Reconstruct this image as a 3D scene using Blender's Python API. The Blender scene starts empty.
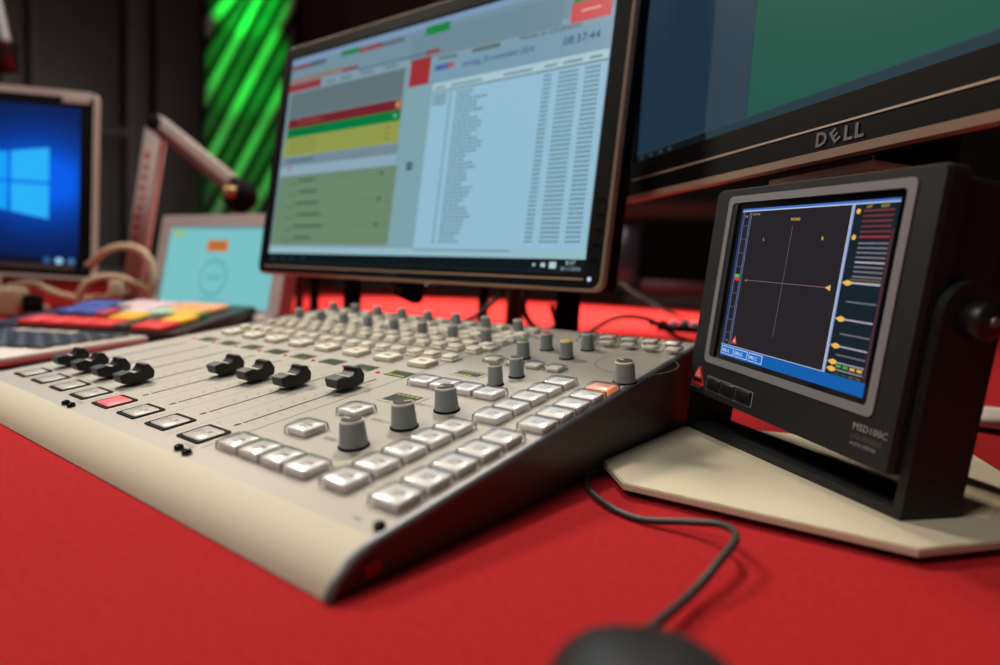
import bpy, bmesh, math, random
from mathutils import Vector, Matrix
random.seed(7)
sc = bpy.context.scene
COL = sc.collection
PI = math.pi

# ------------------------------------------------------------------ helpers
def lin(c):
    return tuple((v/255/12.92 if v/255 <= .04045 else ((v/255+.055)/1.055)**2.4) for v in c)

def nodes(name):
    m = bpy.data.materials.new(name); m.use_nodes = True
    nt = m.node_tree; nt.nodes.clear()
    out = nt.nodes.new('ShaderNodeOutputMaterial')
    return m, nt, out

def pbr(name, rgb, rough=.5, metal=0., spec=.5, noise=0., nscale=200., bump=0., bscale=400., coat=0., emit=None, estr=1.):
    m, nt, out = nodes(name)
    b = nt.nodes.new('ShaderNodeBsdfPrincipled'); nt.links.new(b.outputs[0], out.inputs[0])
    c = lin(rgb)
    b.inputs['Base Color'].default_value = (*c, 1)
    b.inputs['Roughness'].default_value = rough
    b.inputs['Metallic'].default_value = metal
    b.inputs['Specular IOR Level'].default_value = spec
    b.inputs['Coat Weight'].default_value = coat
    if emit:
        b.inputs['Emission Color'].default_value = (*lin(emit), 1); b.inputs['Emission Strength'].default_value = estr
    if noise or bump:
        tc = nt.nodes.new('ShaderNodeTexCoord')
    if noise:
        n = nt.nodes.new('ShaderNodeTexNoise'); n.inputs['Scale'].default_value = nscale; n.inputs['Detail'].default_value = 4
        nt.links.new(tc.outputs['Object'], n.inputs['Vector'])
        r = nt.nodes.new('ShaderNodeValToRGB')
        r.color_ramp.elements[0].position = .3; r.color_ramp.elements[1].position = .7
        r.color_ramp.elements[0].color = (*[v*(1-noise) for v in c], 1)
        r.color_ramp.elements[1].color = (*[min(1, v*(1+noise)) for v in c], 1)
        nt.links.new(n.outputs['Fac'], r.inputs['Fac']); nt.links.new(r.outputs['Color'], b.inputs['Base Color'])
    if bump:
        n2 = nt.nodes.new('ShaderNodeTexNoise'); n2.inputs['Scale'].default_value = bscale; n2.inputs['Detail'].default_value = 3
        nt.links.new(tc.outputs['Object'], n2.inputs['Vector'])
        bp = nt.nodes.new('ShaderNodeBump'); bp.inputs['Strength'].default_value = bump; bp.inputs['Distance'].default_value = .001
        nt.links.new(n2.outputs['Fac'], bp.inputs['Height']); nt.links.new(bp.outputs[0], b.inputs['Normal'])
    return m

def clearmat(name, tint=(.97, .97, .98), white=.05):
    m, nt, out = nodes(name)
    tr = nt.nodes.new('ShaderNodeBsdfTransparent'); tr.inputs[0].default_value = (*tint, 1)
    df = nt.nodes.new('ShaderNodeBsdfDiffuse'); df.inputs[0].default_value = (.8, .78, .75, 1)
    gl = nt.nodes.new('ShaderNodeBsdfGlossy'); gl.inputs['Roughness'].default_value = .18
    lw = nt.nodes.new('ShaderNodeLayerWeight'); lw.inputs[0].default_value = .5
    pw = nt.nodes.new('ShaderNodeMath'); pw.operation = 'POWER'; pw.inputs[1].default_value = 3.0
    fr = nt.nodes.new('ShaderNodeMath'); fr.operation = 'MULTIPLY_ADD'; fr.inputs[1].default_value = .85; fr.inputs[2].default_value = .07
    rp = nt.nodes.new('ShaderNodeValToRGB'); rp.color_ramp.elements[0].color = (*tint, 1); rp.color_ramp.elements[1].color = (.42, .40, .43, 1)
    rp.color_ramp.elements[0].position = .45; rp.color_ramp.elements[1].position = .95
    nt.links.new(lw.outputs['Facing'], rp.inputs[0]); nt.links.new(rp.outputs[0], tr.inputs[0])
    nt.links.new(lw.outputs['Facing'], pw.inputs[0]); nt.links.new(pw.outputs[0], fr.inputs[0])
    m1 = nt.nodes.new('ShaderNodeMixShader'); m1.inputs[0].default_value = white
    m2 = nt.nodes.new('ShaderNodeMixShader')
    nt.links.new(tr.outputs[0], m1.inputs[1]); nt.links.new(df.outputs[0], m1.inputs[2])
    nt.links.new(fr.outputs[0], m2.inputs[0]); nt.links.new(m1.outputs[0], m2.inputs[1]); nt.links.new(gl.outputs[0], m2.inputs[2])
    nt.links.new(m2.outputs[0], out.inputs[0])
    return m

def screenmat(name, strength=1., gloss=.04, rough=.25):
    """light-emitting display: colour of each pixel block comes from the mesh attribute, plus a faint surface sheen"""
    m, nt, out = nodes(name)
    at = nt.nodes.new('ShaderNodeAttribute'); at.attribute_name = 'Col'
    em = nt.nodes.new('ShaderNodeEmission'); em.inputs['Strength'].default_value = strength
    gl = nt.nodes.new('ShaderNodeBsdfGlossy'); gl.inputs['Roughness'].default_value = rough; gl.inputs[0].default_value = (gloss, gloss, gloss, 1)
    ad = nt.nodes.new('ShaderNodeAddShader')
    nt.links.new(at.outputs['Color'], em.inputs['Color'])
    nt.links.new(em.outputs[0], ad.inputs[0]); nt.links.new(gl.outputs[0], ad.inputs[1]); nt.links.new(ad.outputs[0], out.inputs[0])
    return m

class MB:
    """collects shapes (in metres) into one mesh"""
    def __init__(s): s.v = []; s.f = []; s.mi = []; s.sm = []; s.cols = []
    def add(s, vs, fs, mi=0, smooth=False, col=None):
        b = len(s.v); s.v += [tuple(v) for v in vs]
        for f in fs:
            s.f.append([b+i for i in f]); s.mi.append(mi); s.sm.append(smooth); s.cols.append(col)
    def addbm(s, bm, mi=0, smooth=False, M=None):
        bm.verts.index_update()
        s.add([(M @ v.co if M else v.co) for v in bm.verts], [[v.index for v in f.verts] for f in bm.faces], mi, smooth)
        bm.free()
    def box(s, x0, x1, y0, y1, z0, z1, bev=0, mi=0, M=None, seg=2, taper=0):
        bm = bmesh.new()
        t = taper
        vs = [bm.verts.new(p) for p in ((x0,y0,z0),(x1,y0,z0),(x1,y1,z0),(x0,y1,z0),(x0+t,y0+t,z1),(x1-t,y0+t,z1),(x1-t,y1-t,z1),(x0+t,y1-t,z1))]
        for f in ((3,2,1,0),(4,5,6,7),(0,1,5,4),(1,2,6,5),(2,3,7,6),(3,0,4,7)): bm.faces.new([vs[i] for i in f])
        if bev: bmesh.ops.bevel(bm, geom=list(bm.edges), offset=bev, segments=seg, affect='EDGES', profile=.5)
        s.addbm(bm, mi, bev > 0, M); return s
    def lathe(s, prof, n=32, mi=0, M=None, cap=True, smooth=True):
        vs = []; fs = []
        for r, z in prof:
            for k in range(n):
                a = 2*PI*k/n; p = Vector((r*math.cos(a), r*math.sin(a), z)); vs.append(M @ p if M else p)
        for i in range(len(prof)-1):
            for k in range(n):
                k2 = (k+1) % n; fs.append([i*n+k, i*n+k2, (i+1)*n+k2, (i+1)*n+k])
        s.add(vs, fs, mi, smooth)
        if cap:
            s.add(vs[:n], [list(range(n))[::-1]], mi); s.add(vs[-n:], [list(range(n))], mi)
        return s
    def prism(s, poly, z0, z1, mi=0, M=None):
        n = len(poly)
        vs = [Vector((x, y, z0)) for x, y in poly]+[Vector((x, y, z1)) for x, y in poly]
        if M: vs = [M @ v for v in vs]
        s.add(vs, [list(range(n))[::-1], list(range(n, 2*n))]+[[i, (i+1) % n, n+(i+1) % n, n+i] for i in range(n)], mi); return s
    def tube(s, pts, r, n=12, mi=0, cap=True):
        pts = [Vector(p) for p in pts]; rings = []; vs = []; fs = []
        up = Vector((.13, .27, .95)).normalized()
        for i, p in enumerate(pts):
            t = (pts[min(i+1, len(pts)-1)]-pts[max(i-1, 0)]).normalized()
            a = t.cross(up); 
            if a.length < 1e-4: a = t.orthogonal()
            a.normalize(); b = a.cross(t)
            rr = r[i] if isinstance(r, (list, tuple)) else r
            for k in range(n):
                an = 2*PI*k/n; vs.append(p+a*rr*math.cos(an)+b*rr*math.sin(an))
        for i in range(len(pts)-1):
            for k in range(n):
                k2 = (k+1) % n; fs.append([i*n+k, i*n+k2, (i+1)*n+k2, (i+1)*n+k])
        s.add(vs, fs, mi, True)
        if cap: s.add(vs[:n], [list(range(n))], mi); s.add(vs[-n:], [list(range(n))[::-1]], mi)
        return s
    def quad(s, x0, x1, y0, y1, z=0, mi=0, M=None, col=None):
        vs = [Vector(p) for p in ((x0,y0,z),(x1,y0,z),(x1,y1,z),(x0,y1,z))]
        s.add([M @ v for v in vs] if M else vs, [[0,1,2,3]], mi, False, col); return s
    def poly(s, pts, z=0, mi=0, M=None, col=None):
        vs = [Vector((x, y, z)) for x, y in pts]
        s.add([M @ v for v in vs] if M else vs, [list(range(len(pts)))], mi, False, col); return s
    def ring(s, outer, inner, z=0, mi=0, M=None, col=None):
        n = len(outer); vs = [Vector((x, y, z)) for x, y in outer]+[Vector((x, y, z)) for x, y in inner]
        s.add([M @ v for v in vs] if M else vs, [[i, (i+1) % n, n+(i+1) % n, n+i] for i in range(n)], mi, False, col); return s
    def frame(s, outer, inner, z0, z1, mi=0, M=None, front=None):
        """solid frame between two outlines of equal point count, from z0 (back) to z1 (front)"""
        n = len(outer)
        vs = [Vector((x,y,z)) for z in (z0, z1) for o in ((front or outer) if z == z1 else outer, inner) for x, y in o]
        if M: vs = [M @ v for v in vs]
        A, B, C_, D = 0, n, 2*n, 3*n; fs = []
        for i in range(n):
            j = (i+1) % n
            fs += [[C_+i, C_+j, D+j, D+i], [A+j, A+i, B+i, B+j], [A+i, A+j, C_+j, C_+i], [B+j, B+i, D+i, D+j]]
        s.add(vs, fs, mi); return s
    def text(s, txt, x, y, size, z=0, mi=0, M=None, col=None, align='LEFT', sx=1., rot=0, bold=0.):
        vs, fs = text_mesh(txt, align, bold)
        ca, sa = math.cos(rot), math.sin(rot)
        q = []
        for a, b in vs:
            a *= size*sx; b *= size
            q.append(Vector((x+a*ca-b*sa, y+a*sa+b*ca, z)))
        s.add([M @ v for v in q] if M else q, fs, mi, False, col); return s
    def mesh(s, name, mats):
        me = bpy.data.meshes.new(name); me.from_pydata(s.v, [], s.f); me.update()
        for m in mats: me.materials.append(m)
        me.polygons.foreach_set('material_index', s.mi)
        me.polygons.foreach_set('use_smooth', s.sm)
        if any(c is not None for c in s.cols):
            ca = me.color_attributes.new('Col', 'FLOAT_COLOR', 'CORNER')
            for p, c in zip(me.polygons, s.cols):
                for li in p.loop_indices: ca.data[li].color = (*lin(c), 1) if c else (0, 0, 0, 1)
        return me

_tc = {}
def text_mesh(txt, align='LEFT', bold=0.):
    k = (txt, align, bold)
    if k not in _tc:
        cu = bpy.data.curves.new('t', 'FONT'); cu.body = txt; cu.align_x = align; cu.resolution_u = 2; cu.fill_mode = 'FRONT'; cu.offset = bold
        o = bpy.data.objects.new('t', cu); COL.objects.link(o)
        dg = bpy.context.evaluated_depsgraph_get(); me = bpy.data.meshes.new_from_object(o.evaluated_get(dg))
        _tc[k] = ([(v.co.x, v.co.y) for v in me.vertices], [list(p.vertices) for p in me.polygons])
        bpy.data.objects.remove(o); bpy.data.curves.remove(cu); bpy.data.meshes.remove(me)
    return _tc[k]

WM = {}
def put(o, parent=None, M=None):
    M = M.copy() if M else Matrix()
    COL.objects.link(o)
    if parent:
        o.parent = parent; o.matrix_parent_inverse = WM[parent.name].inverted()
    o.matrix_basis = M; WM[o.name] = M
    return o
def part(name, mb, mats, parent, M=None, label=None):
    if not isinstance(mats, (list, tuple)): mats = [mats]
    me = mb.mesh(name, mats) if isinstance(mb, MB) else mb
    o = put(bpy.data.objects.new(name, me), parent, M)
    if label: o['label'] = label
    return o
def tag(o, label, cat, group=None):
    o['label'] = label; o['category'] = cat
    if group: o['group'] = group
    return o
def thing(name, label, cat, loc, rz=0, group=None):
    o = put(bpy.data.objects.new(name, None), None, Matrix.Translation(loc) @ Matrix.Rotation(rz, 4, 'Z'))
    o.empty_display_size = .05
    return tag(o, label, cat, group)
def struct(name, mb, mats):
    o = part(name, mb, mats, None); o['kind'] = 'structure'; return o
def T(x, y, z=0): return Matrix.Translation((x, y, z))
def frameM(o, W, U):
    W = Vector(W).normalized(); U = Vector(U); U = (U-W*U.dot(W)).normalized(); N = W.cross(U)
    m = Matrix.Identity(4)
    for i in range(3): m[i][0] = W[i]; m[i][1] = U[i]; m[i][2] = N[i]; m[i][3] = o[i]
    return m
def rrect(x0, x1, y0, y1, r, n=5):
    p = []
    for cx, cy, a0 in ((x1-r, y1-r, 0), (x0+r, y1-r, 90), (x0+r, y0+r, 180), (x1-r, y0+r, 270)):
        for k in range(n+1):
            a = math.radians(a0+90*k/n); p.append((cx+r*math.cos(a), cy+r*math.sin(a)))
    return p
def spline(pts, per=10):
    pts = [Vector(p) for p in pts]; q = [2*pts[0]-pts[1]]+pts+[2*pts[-1]-pts[-2]]; out = []
    for i in range(1, len(q)-2):
        for k in range(per):
            t = k/per; a, b, c, d = q[i-1], q[i], q[i+1], q[i+2]
            out.append(.5*((2*b)+(c-a)*t+(2*a-5*b+4*c-d)*t*t+(3*b-a-3*c+d)*t**3))
    out.append(q[-2]); return out

# ------------------------------------------------------------------ camera
CAM = Vector((.33888, -.15701, .11725))
CR = Vector((.80557443, .59035846, .05026656)); CU = Vector((-.08958354, .03749798, .99527317)); CF = Vector((-.58568304, .80626968, -.08309382))
FPX = 606.29
cd = bpy.data.cameras.new('camera'); cam = bpy.data.objects.new('camera', cd); COL.objects.link(cam)
cd.sensor_width = 36; cd.lens = FPX*36/1000; cd.clip_start = .01; cd.clip_end = 60
m = Matrix.Identity(4)
for i in range(3): m[i][0] = CR[i]; m[i][1] = CU[i]; m[i][2] = -CF[i]; m[i][3] = CAM[i]
cam.matrix_world = m; sc.camera = cam
cd.dof.use_dof = True; cd.dof.focus_distance = .40; cd.dof.aperture_fstop = 3.2
def at_d(px, py, d): return CAM+(CF+CR*(px-500)/FPX-CU*(py-332.5)/FPX)*d
def at_z(px, py, z):
    r = CF+CR*(px-500)/FPX-CU*(py-332.5)/FPX
    return CAM+r*((z-CAM.z)/r.z)

# ------------------------------------------------------------------ materials
M_red = pbr('red_cloth', (166, 33, 37), .95, spec=.1, noise=.14, nscale=320, bump=.6, bscale=900)
M_alu = pbr('console_panel_aluminium', (170, 165, 156), .42, metal=.12, noise=.015, nscale=900)
M_cream = pbr('cream_rail_paint', (190, 183, 163), .6, spec=.3, noise=.01, nscale=600)
M_dark = pbr('console_dark_side', (66, 58, 54), .42, bump=.05, bscale=1500)
M_edge = pbr('silver_edge', (118, 120, 126), .45, metal=.5)
M_black = pbr('black_plastic', (17, 17, 18), .42)
M_blackmatte = pbr('black_matte', (10, 10, 11), .8, spec=.15)
M_gloss = pbr('black_gloss', (8, 8, 9), .15)
M_knob = pbr('grey_knob_rubber', (136, 144, 147), .6, bump=.1, bscale=1500)
M_knobcap = pbr('dark_knob_cap', (74, 71, 68), .75, spec=.2)
M_knobrim = pbr('knob_rim', (205, 200, 188), .5)
M_white = pbr('pointer_white', (235, 235, 230), .5)
M_core = pbr('button_core', (232, 229, 224), .5)
M_core2 = pbr('channel_button_cream', (222, 214, 197), .45)
M_legend = pbr('legend_grey', (118, 118, 120), .6)
M_print = pbr('print_dark', (92, 88, 82), .6)
M_slot = pbr('slot_dark', (30, 27, 25), .8)
M_lens = clearmat('clear_lens')
M_lensflat = pbr('pale_lens', (196, 190, 184), .25, noise=.25, nscale=900)
M_redlit = pbr('lit_red_lens', (225, 90, 95), .3, noise=.15, nscale=900, emit=(235, 92, 98), estr=.75)
M_orangelit = pbr('lit_orange_core', (230, 150, 110), .4, emit=(255, 140, 90), estr=.55)
M_led = pbr('red_led', (190, 50, 40), .35, emit=(200, 50, 35), estr=.35)
M_lcd = pbr('dark_lcd', (52, 56, 44), .3)
M_lcdlit = pbr('lit_lcd_segments', (150, 160, 40), .4, emit=(175, 190, 30), estr=.3)
M_meter = pbr('meter_charcoal', (22, 22, 25), .6, spec=.35, bump=.08, bscale=1400)
M_mgrey = pbr('meter_grey_bezel', (120, 122, 126), .55)
M_bezel = pbr('monitor_bezel', (11, 11, 12), .6, spec=.12)
M_trim = pbr('monitor_trim_silver', (182, 164, 142), .5, metal=.1)
M_silver = pbr('silver_shell', (196, 188, 178), .45, metal=.1)
M_plate = pbr('stand_base_champagne', (208, 197, 172), .45, metal=.1, noise=.03, nscale=300)
M_plateedge = pbr('stand_base_edge', (150, 130, 135), .35, metal=.3)
M_cable = pbr('black_cable', (44, 38, 36), .5)
M_creamcable = pbr('cream_cable', (205, 178, 148), .5)
M_paper = pbr('paper_label', (220, 205, 165), .7)
M_scr = screenmat('display_pixels', 1.0)
M_scr_dim = screenmat('display_pixels_semigloss', 1.0, .015, .3)

# ------------------------------------------------------------------ setting
FH = Vector((CF.x, CF.y, 0)).normalized(); RH = Vector((CR.x, CR.y, 0)).normalized()
WY = 7.6
def bg(r, f, z=0):
    p = Vector((CAM.x, CAM.y, 0))+RH*r+FH*f; return Vector((p.x, p.y, z))
ROOM = Matrix.Translation(bg(0, 0)) @ Matrix.Rotation(math.atan2(RH.y, RH.x), 4, 'Z')
M_wall = pbr('dark_wall_paint', (76, 69, 66), .8, noise=.08, nscale=3)
M_wall2 = pbr('dark_wall_panel', (60, 53, 50), .75, noise=.08, nscale=3)
M_floor = pbr('dark_floor', (40, 34, 32), .7, noise=.1, nscale=6)
M_skirt = pbr('grey_skirting', (88, 80, 70), .7)
struct('floor', MB().box(-10, 10, -4, 9, -.85, -.75, M=ROOM), M_floor)
struct('wall_back', MB().box(-10, 10, WY, WY+.15, -.75, 4.2, M=ROOM), M_wall)
struct('wall_left', MB().box(-10.15, -10, -4, WY+.1, -.75, 4.2, M=ROOM), M_wall2)
struct('wall_right', MB().box(10, 10.15, -4, WY+.1, -.75, 4.2, M=ROOM), M_wall2)
struct('ceiling', MB().box(-10, 10, -4, WY+.15, 4.2, 4.3, M=ROOM), M_wall2)
struct('baseboard_back', MB().box(-10, 10, WY-.05, WY, -.75, .04, M=ROOM, bev=.01), M_skirt)
# recessed door panels and pilasters on the back wall
for k, (a, b, z0, z1) in enumerate(((-6.1, -5.85, .05, 4), (-5.7, -4.7, 1.75, 4), (-4.62, -4.35, .05, 4.1), (-4.25, -3.72, .05, 4.1), (-5.72, -4.68, .05, 1.65))):
    struct('trim_%d' % (k+1), MB().box(a, b, WY-.06, WY, z0, z1, bev=.012, M=ROOM), (M_wall if k in (0, 2) else M_wall2))

# the red cloth-covered table
tm = MB()
tm.box(-4.4, 3.2, -.6, 5.9, -.06, 0, bev=.012, M=ROOM)
table = tag(part('table', tm, M_red, None), 'long table covered in red cloth under all the equipment', 'table')
dr = MB()
n = 240
per = [(-4.4, -.6), (3.2, -.6), (3.2, 5.9), (-4.4, 5.9)]
pts = []
for i in range(4):
    a, b = Vector(per[i]), Vector(per[(i+1) % 4]); L = (b-a).length; nrm = Vector(((b-a).y, -(b-a).x)).normalized()
    kk = int(L*14)
    for k in range(kk):
        q = a+(b-a)*k/kk; pts.append((q, nrm, k))
vs = []
for q, nr, k in pts: vs.append(ROOM @ Vector((q.x, q.y, -.012)))
for q, nr, k in pts:
    w = q+nr*(.012+.022*math.sin(k*.9)); vs.append(ROOM @ Vector((w.x, w.y, -.749)))
N = len(pts)
dr.add(vs, [[i, (i+1) % N, N+(i+1) % N, N+i][::-1] for i in range(N)], 0, True)
part('cloth_drape', dr, M_red, table)

# green-lit slatted stage panel on the back wall
gp0 = (205-500)/FPX*7.35; gp1 = (291-500)/FPX*7.35
root = thing('slatted_panel', 'tall dark stage panel with slanted slats in green light', 'stage panel', bg((gp0+gp1)/2, 7.35, -.75))
GM = ROOM
M_board = pbr('panel_board', (30, 30, 28), .8)
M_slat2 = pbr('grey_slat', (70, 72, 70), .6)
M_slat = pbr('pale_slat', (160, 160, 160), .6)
part('backboard', MB().box(gp0-.01, gp1+.01, 7.4, 7.48, -.749, 4.15, M=GM), M_board, root)
k = 0
for i in range(-3, 16):
    zc = .3+i*.40; h = .40/2
    # slat leaning to the right, clipped to the board width
    x0, x1 = gp0+.004, gp1-.004; sl = 1.95
    def zz(x): return zc+(x-(gp0+gp1)/2)*sl
    p = [(x0, zz(x0)-.11), (x1, zz(x1)-.11), (x1, zz(x1)+.11), (x0, zz(x0)+.11)]
    p = [(x, min(max(z, -.74), 4.14)) for x, z in p]
    if p[2][1]-p[1][1] < .02 and p[3][1]-p[0][1] < .02: continue
    v = [GM @ Vector((x, y, z)) for y in (7.34, 7.401) for x, z in p]
    s = MB(); s.add(v, [[0,1,2,3], [7,6,5,4], [0,4,5,1], [1,5,6,2], [2,6,7,3], [3,7,4,0]])
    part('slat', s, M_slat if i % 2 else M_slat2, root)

# ------------------------------------------------------------------ mixing console
H0, TILT = .01653, .1521
PM = T(0, 0, H0) @ Matrix.Rotation(TILT, 4, 'X')
XL, XR, DP, YF = -.318, .1727, .372, -.02304
con = thing('mixing_console', 'silver broadcast mixing console with rows of buttons, knobs and faders on red cloth', 'mixing console', (-.073, .17, 0))
# rounded cream front rail
bz = []
for k in range(15):
    t = k/14; a = (1-t)**2; b = 2*t*(1-t); c = t*t
    bz.append((a*YF+b*(-.0185)+c*0, a*.0006+b*.0128+c*H0))
def profile_solid(prof, x0, x1, mi=0, smooth=True):
    n = len(prof); s = MB()
    vs = [(x0, y, z) for y, z in prof]+[(x1, y, z) for y, z in prof]
    fs = [[i, i+1, n+i+1, n+i] for i in range(n-1)]
    s.add(vs, [f[::-1] for f in fs], mi, smooth)
    s.add([(x0, y, z) for y, z in prof], [list(range(n))], mi); s.add([(x1, y, z) for y, z in prof], [list(range(n))[::-1]], mi)
    s.add([vs[0], vs[n-1], vs[2*n-1], vs[n]], [[0, 1, 2, 3]], mi)
    return s
part('front_rail', profile_solid(bz, XL+.003, XR-.0035), M_cream, con, label='rounded cream front rail')
def top_z(y): return H0+y*math.tan(TILT)
yb = DP*math.cos(TILT)
body = [(0, .002), (0, H0-.0016), (yb, top_z(yb)-.0016), (yb, .002)]
part('chassis', MB().prism([(y, z) for y, z in body], XL+.004, XR-.004, M=Matrix(((0,0,1,0),(1,0,0,0),(0,1,0,0),(0,0,0,1)))), M_dark, con)
part('top_panel', MB().box(XL+.003, XR-.003, 0, DP, -.0016, 0), M_alu, con, PM)
side = [(YF-.0006, .0004)]+[(y-.0004, z+.0003) for y, z in bz]+[(yb, top_z(yb)), (yb, .0004)]
XYZ = Matrix(((0,0,1,0),(1,0,0,0),(0,1,0,0),(0,0,0,1)))
for x0, x1 in ((XR-.003, XR), (XL, XL+.003)):
    sp = part('side_panel', MB().prism(side, x0, x1, M=XYZ), M_dark, con)
    # bright bevelled strip along the upper edge
    e = MB(); up = [(y-.0005, z+.0006) for y, z in bz]+[(yb, top_z(yb)+.0006)]
    lo = [(y+.0010, max(z-.0018, .0002)) for y, z in bz]+[(yb, top_z(yb)-.0014)]
    xo = x1+.0004 if x0 > 0 else x0-.0004; xi = x0 if x0 > 0 else x1
    n = len(up)
    vs = [(xi, y, z) for y, z in up]+[(xo, y+.0004, z-.0002) for y, z in up]+[(xo, y, z) for y, z in lo]
    fs = []
    for i in range(n-1): fs += [[i, i+1, n+i+1, n+i], [n+i, n+i+1, 2*n+i+1, 2*n+i]]
    e.add(vs, fs, 0, True); part('edge_strip', e, M_edge, sp)
    s = MB(); S_ = Matrix.Translation((XR if x0 > 0 else XL, -.0030, .0068)) @ Matrix.Rotation(PI/2 if x0 > 0 else -PI/2, 4, 'Y')
    s.lathe([(.0042, 0), (.0042, .0008), (.0030, .0014), (.0018, .0013), (.0016, .0002)], 24, M=S_)
    part('side_screw', s, pbr('copper_screw', (150, 70, 60), .35, metal=.8), sp)

def studs(pts):
    for x, y in pts:
        part('stud', MB().lathe([(.0026, 0), (.0027, .0012), (.0022, .0026), (.001, .0031)], 20), M_gloss, con, PM @ T(x, y, 0))
studs([(.009, .0045), (.0195, .0035), (-.148, .0035), (-.138, .0032), (.1665, .006)])

# printed lines and scales
pr = MB(); Z1 = .00012
for ch in range(8):
    x = -.28+.04*ch
    w = .00022
    pr.quad(x+.0185-w, x+.0185+w, .012, .345, Z1)
for x0 in (.018,): pr.quad(x0-.0003, x0+.0003, .012, .352, Z1)
ringo = [(.152+.0315*math.cos(2*PI*k/64), .284+.0315*math.sin(2*PI*k/64)) for k in range(64)]
ringi = [(.152+.0308*math.cos(2*PI*k/64), .284+.0308*math.sin(2*PI*k/64)) for k in range(64)]
pr.ring(ringo, ringi, Z1)
for x, y in ((.093, .058), (.093, .093), (.095, .128)):
    pr.quad(x-.028, x-.0115, y-.0022, y+.0022, Z1, mi=1)
    pr.text('LEVEL', x-.027, y-.0013, .0035, Z1*2, mi=0)
for x in (.009, -.143): pr.text('PHONES', x-.006, .0092, .003, Z1)
pr.text('MIC', .150, .0052, .003, Z1)
for ch in range(8):
    pr.text('%d' % (ch+1), -.28+.04*ch-.014, .0385, .0034, Z1)
part('printed_markings', pr, [M_print, pbr('print_pale', (150, 148, 142), .6)], con, PM)
for ch in range(8):
    x = -.28+.04*ch+.001; s = MB()
    for k in range(12):
        y = .050+k*.0092
        L = .0052 if k % 2 == 0 else .0036
        s.quad(x+.004, x+.004+L, y-.0002, y+.0002, Z1)
        s.quad(x-.004-L*.8, x-.004, y-.0002, y+.0002, Z1)
        if k < 11 and k % 1 == 0: s.text(['-', '60', '50', '40', '35', '30', '20', '15', '10', '5', '0', '5'][k], x-.0105, y+.0008, .0028, Z1)
    part('fader_scale', s, M_print, con, PM)
    sl = MB().box(x-.0007, x+.0007, .0475, .155, -.0001, .00018); part('fader_slot', sl, M_slot, con, PM)
    d = MB().poly([(x+.0015*math.cos(2*PI*k/16), .0435+.0026*math.sin(2*PI*k/16)) for k in range(16)], .0002); part('slot_end_mark', d, M_slot, con, PM)

# fader caps: saddle-shaped, high at the back, lower block at the front
def cap_mesh():
    prof = [(-.0115, .0022), (-.0128, .0088), (-.0050, .0100), (-.0030, .0086), (.0008, .0086), (.0036, .0102), (.0052, .0134), (.0092, .0132), (.0126, .0070), (.0112, .0016), (.004, .0005), (-.0055, .0005)]
    bm = bmesh.new(); hw = .0068
    a = [bm.verts.new((-hw, y, z)) for y, z in prof]; b = [bm.verts.new((hw, y, z)) for y, z in prof]
    bm.faces.new(a); bm.faces.new(b[::-1]); n = len(prof)
    for i in range(n): bm.faces.new([a[i], b[i], b[(i+1) % n], a[(i+1) % n]][::-1])
    bmesh.ops.recalc_face_normals(bm, faces=bm.faces)
    bmesh.ops.bevel(bm, geom=list(bm.edges), offset=.0005, segments=2, affect='EDGES')
    s = MB(); s.addbm(bm, 0, False)
    for k in range(4):   # grip ribs on the rear slope
        y = .0040+k*.0004; z = .0106+k*.0008
        s.box(-.0058, .0058, y-.00012, y+.00028, z, z+.0004)
    return s
cm = cap_mesh().mesh('fader_cap', [M_black])
lm = MB().quad(-.006, .006, -.0016, -.0002, .00868).mesh('cap_line', [M_silver])
stem = MB().box(-.0006, .0006, -.004, .004, -.001, .0012).mesh('fader_stem', [M_slot])
for ch, y in enumerate((.0525, .053, .0535, .054, .106, .107, .111, .127)):
    mm = PM @ T(-.28+.04*ch+.0005, y, .0014)
    c = part('fader_cap', cm, [M_black], con, mm); part('cap_line', lm, [M_silver], c, mm, label='pale line across the saddle'); part('fader_stem', stem, [M_slot], c, mm)

# knobs
def knob_meshes(rb, rt, h, capmat, pointer):
    k = MB(); n = 48; prof = [(rb, .0012), (rb*.995, .002), (rt*1.02, h-.0012)]
    vs = []; fs = []
    for r, z in prof:
        for i in range(n):
            a = 2*PI*i/n; rr = r*(1-.018*(i % 2)); vs.append((rr*math.cos(a), rr*math.sin(a), z))
    for j in range(2):
        for i in range(n): fs.append([j*n+i, j*n+(i+1) % n, (j+1)*n+(i+1) % n, (j+1)*n+i])
    k.add(vs, fs, 0, True)
    k.lathe([(rt*1.02, h-.0012), (rt*1.0, h-.0003), (rt*.93, h), (rt*.90, h-.0003)], n, 1, cap=False)
    k.add([(rb*math.cos(2*PI*i/24), rb*math.sin(2*PI*i/24), .0012) for i in range(24)], [list(range(24))[::-1]], 0)
    c = MB().lathe([(rt*.91, h-.0006), (rt*.88, h+.0002), (rt*.5, h+.0004), (0.0001, h+.00045)], 32, 0, cap=False)
    if pointer: c.box(-.00035, .00035, rt*.15, rt*.85, h+.0004, h+.0006, mi=1)
    b = MB().lathe([(rb*1.1, 0), (rb*1.1, .0007), (rb*1.0, .0013)], 32)
    return k.mesh('knob', [M_knob, M_knobrim]), c.mesh('knob_cap', [capmat, M_white]), b.mesh('knob_skirt', [M_blackmatte])
KB = knob_meshes(.0077, .0064, .0155, M_knobcap, True)
KS = knob_meshes(.0056, .0049, .0150, M_knobcap, False)
KC = knob_meshes(.0052, .0048, .0140, pbr('grey_knob_cap', (140, 136, 128), .5), False)
def place_knob(ms, x, y, rot=0, label=None, skirt=None):
    mm = PM @ T(x, y, 0) @ Matrix.Rotation(rot, 4, 'Z')
    k = part('knob', ms[0], [], con, mm, label); part('knob_cap', ms[1], [], k, mm); part('base_ring', skirt or ms[2], [], k, mm)
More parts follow.
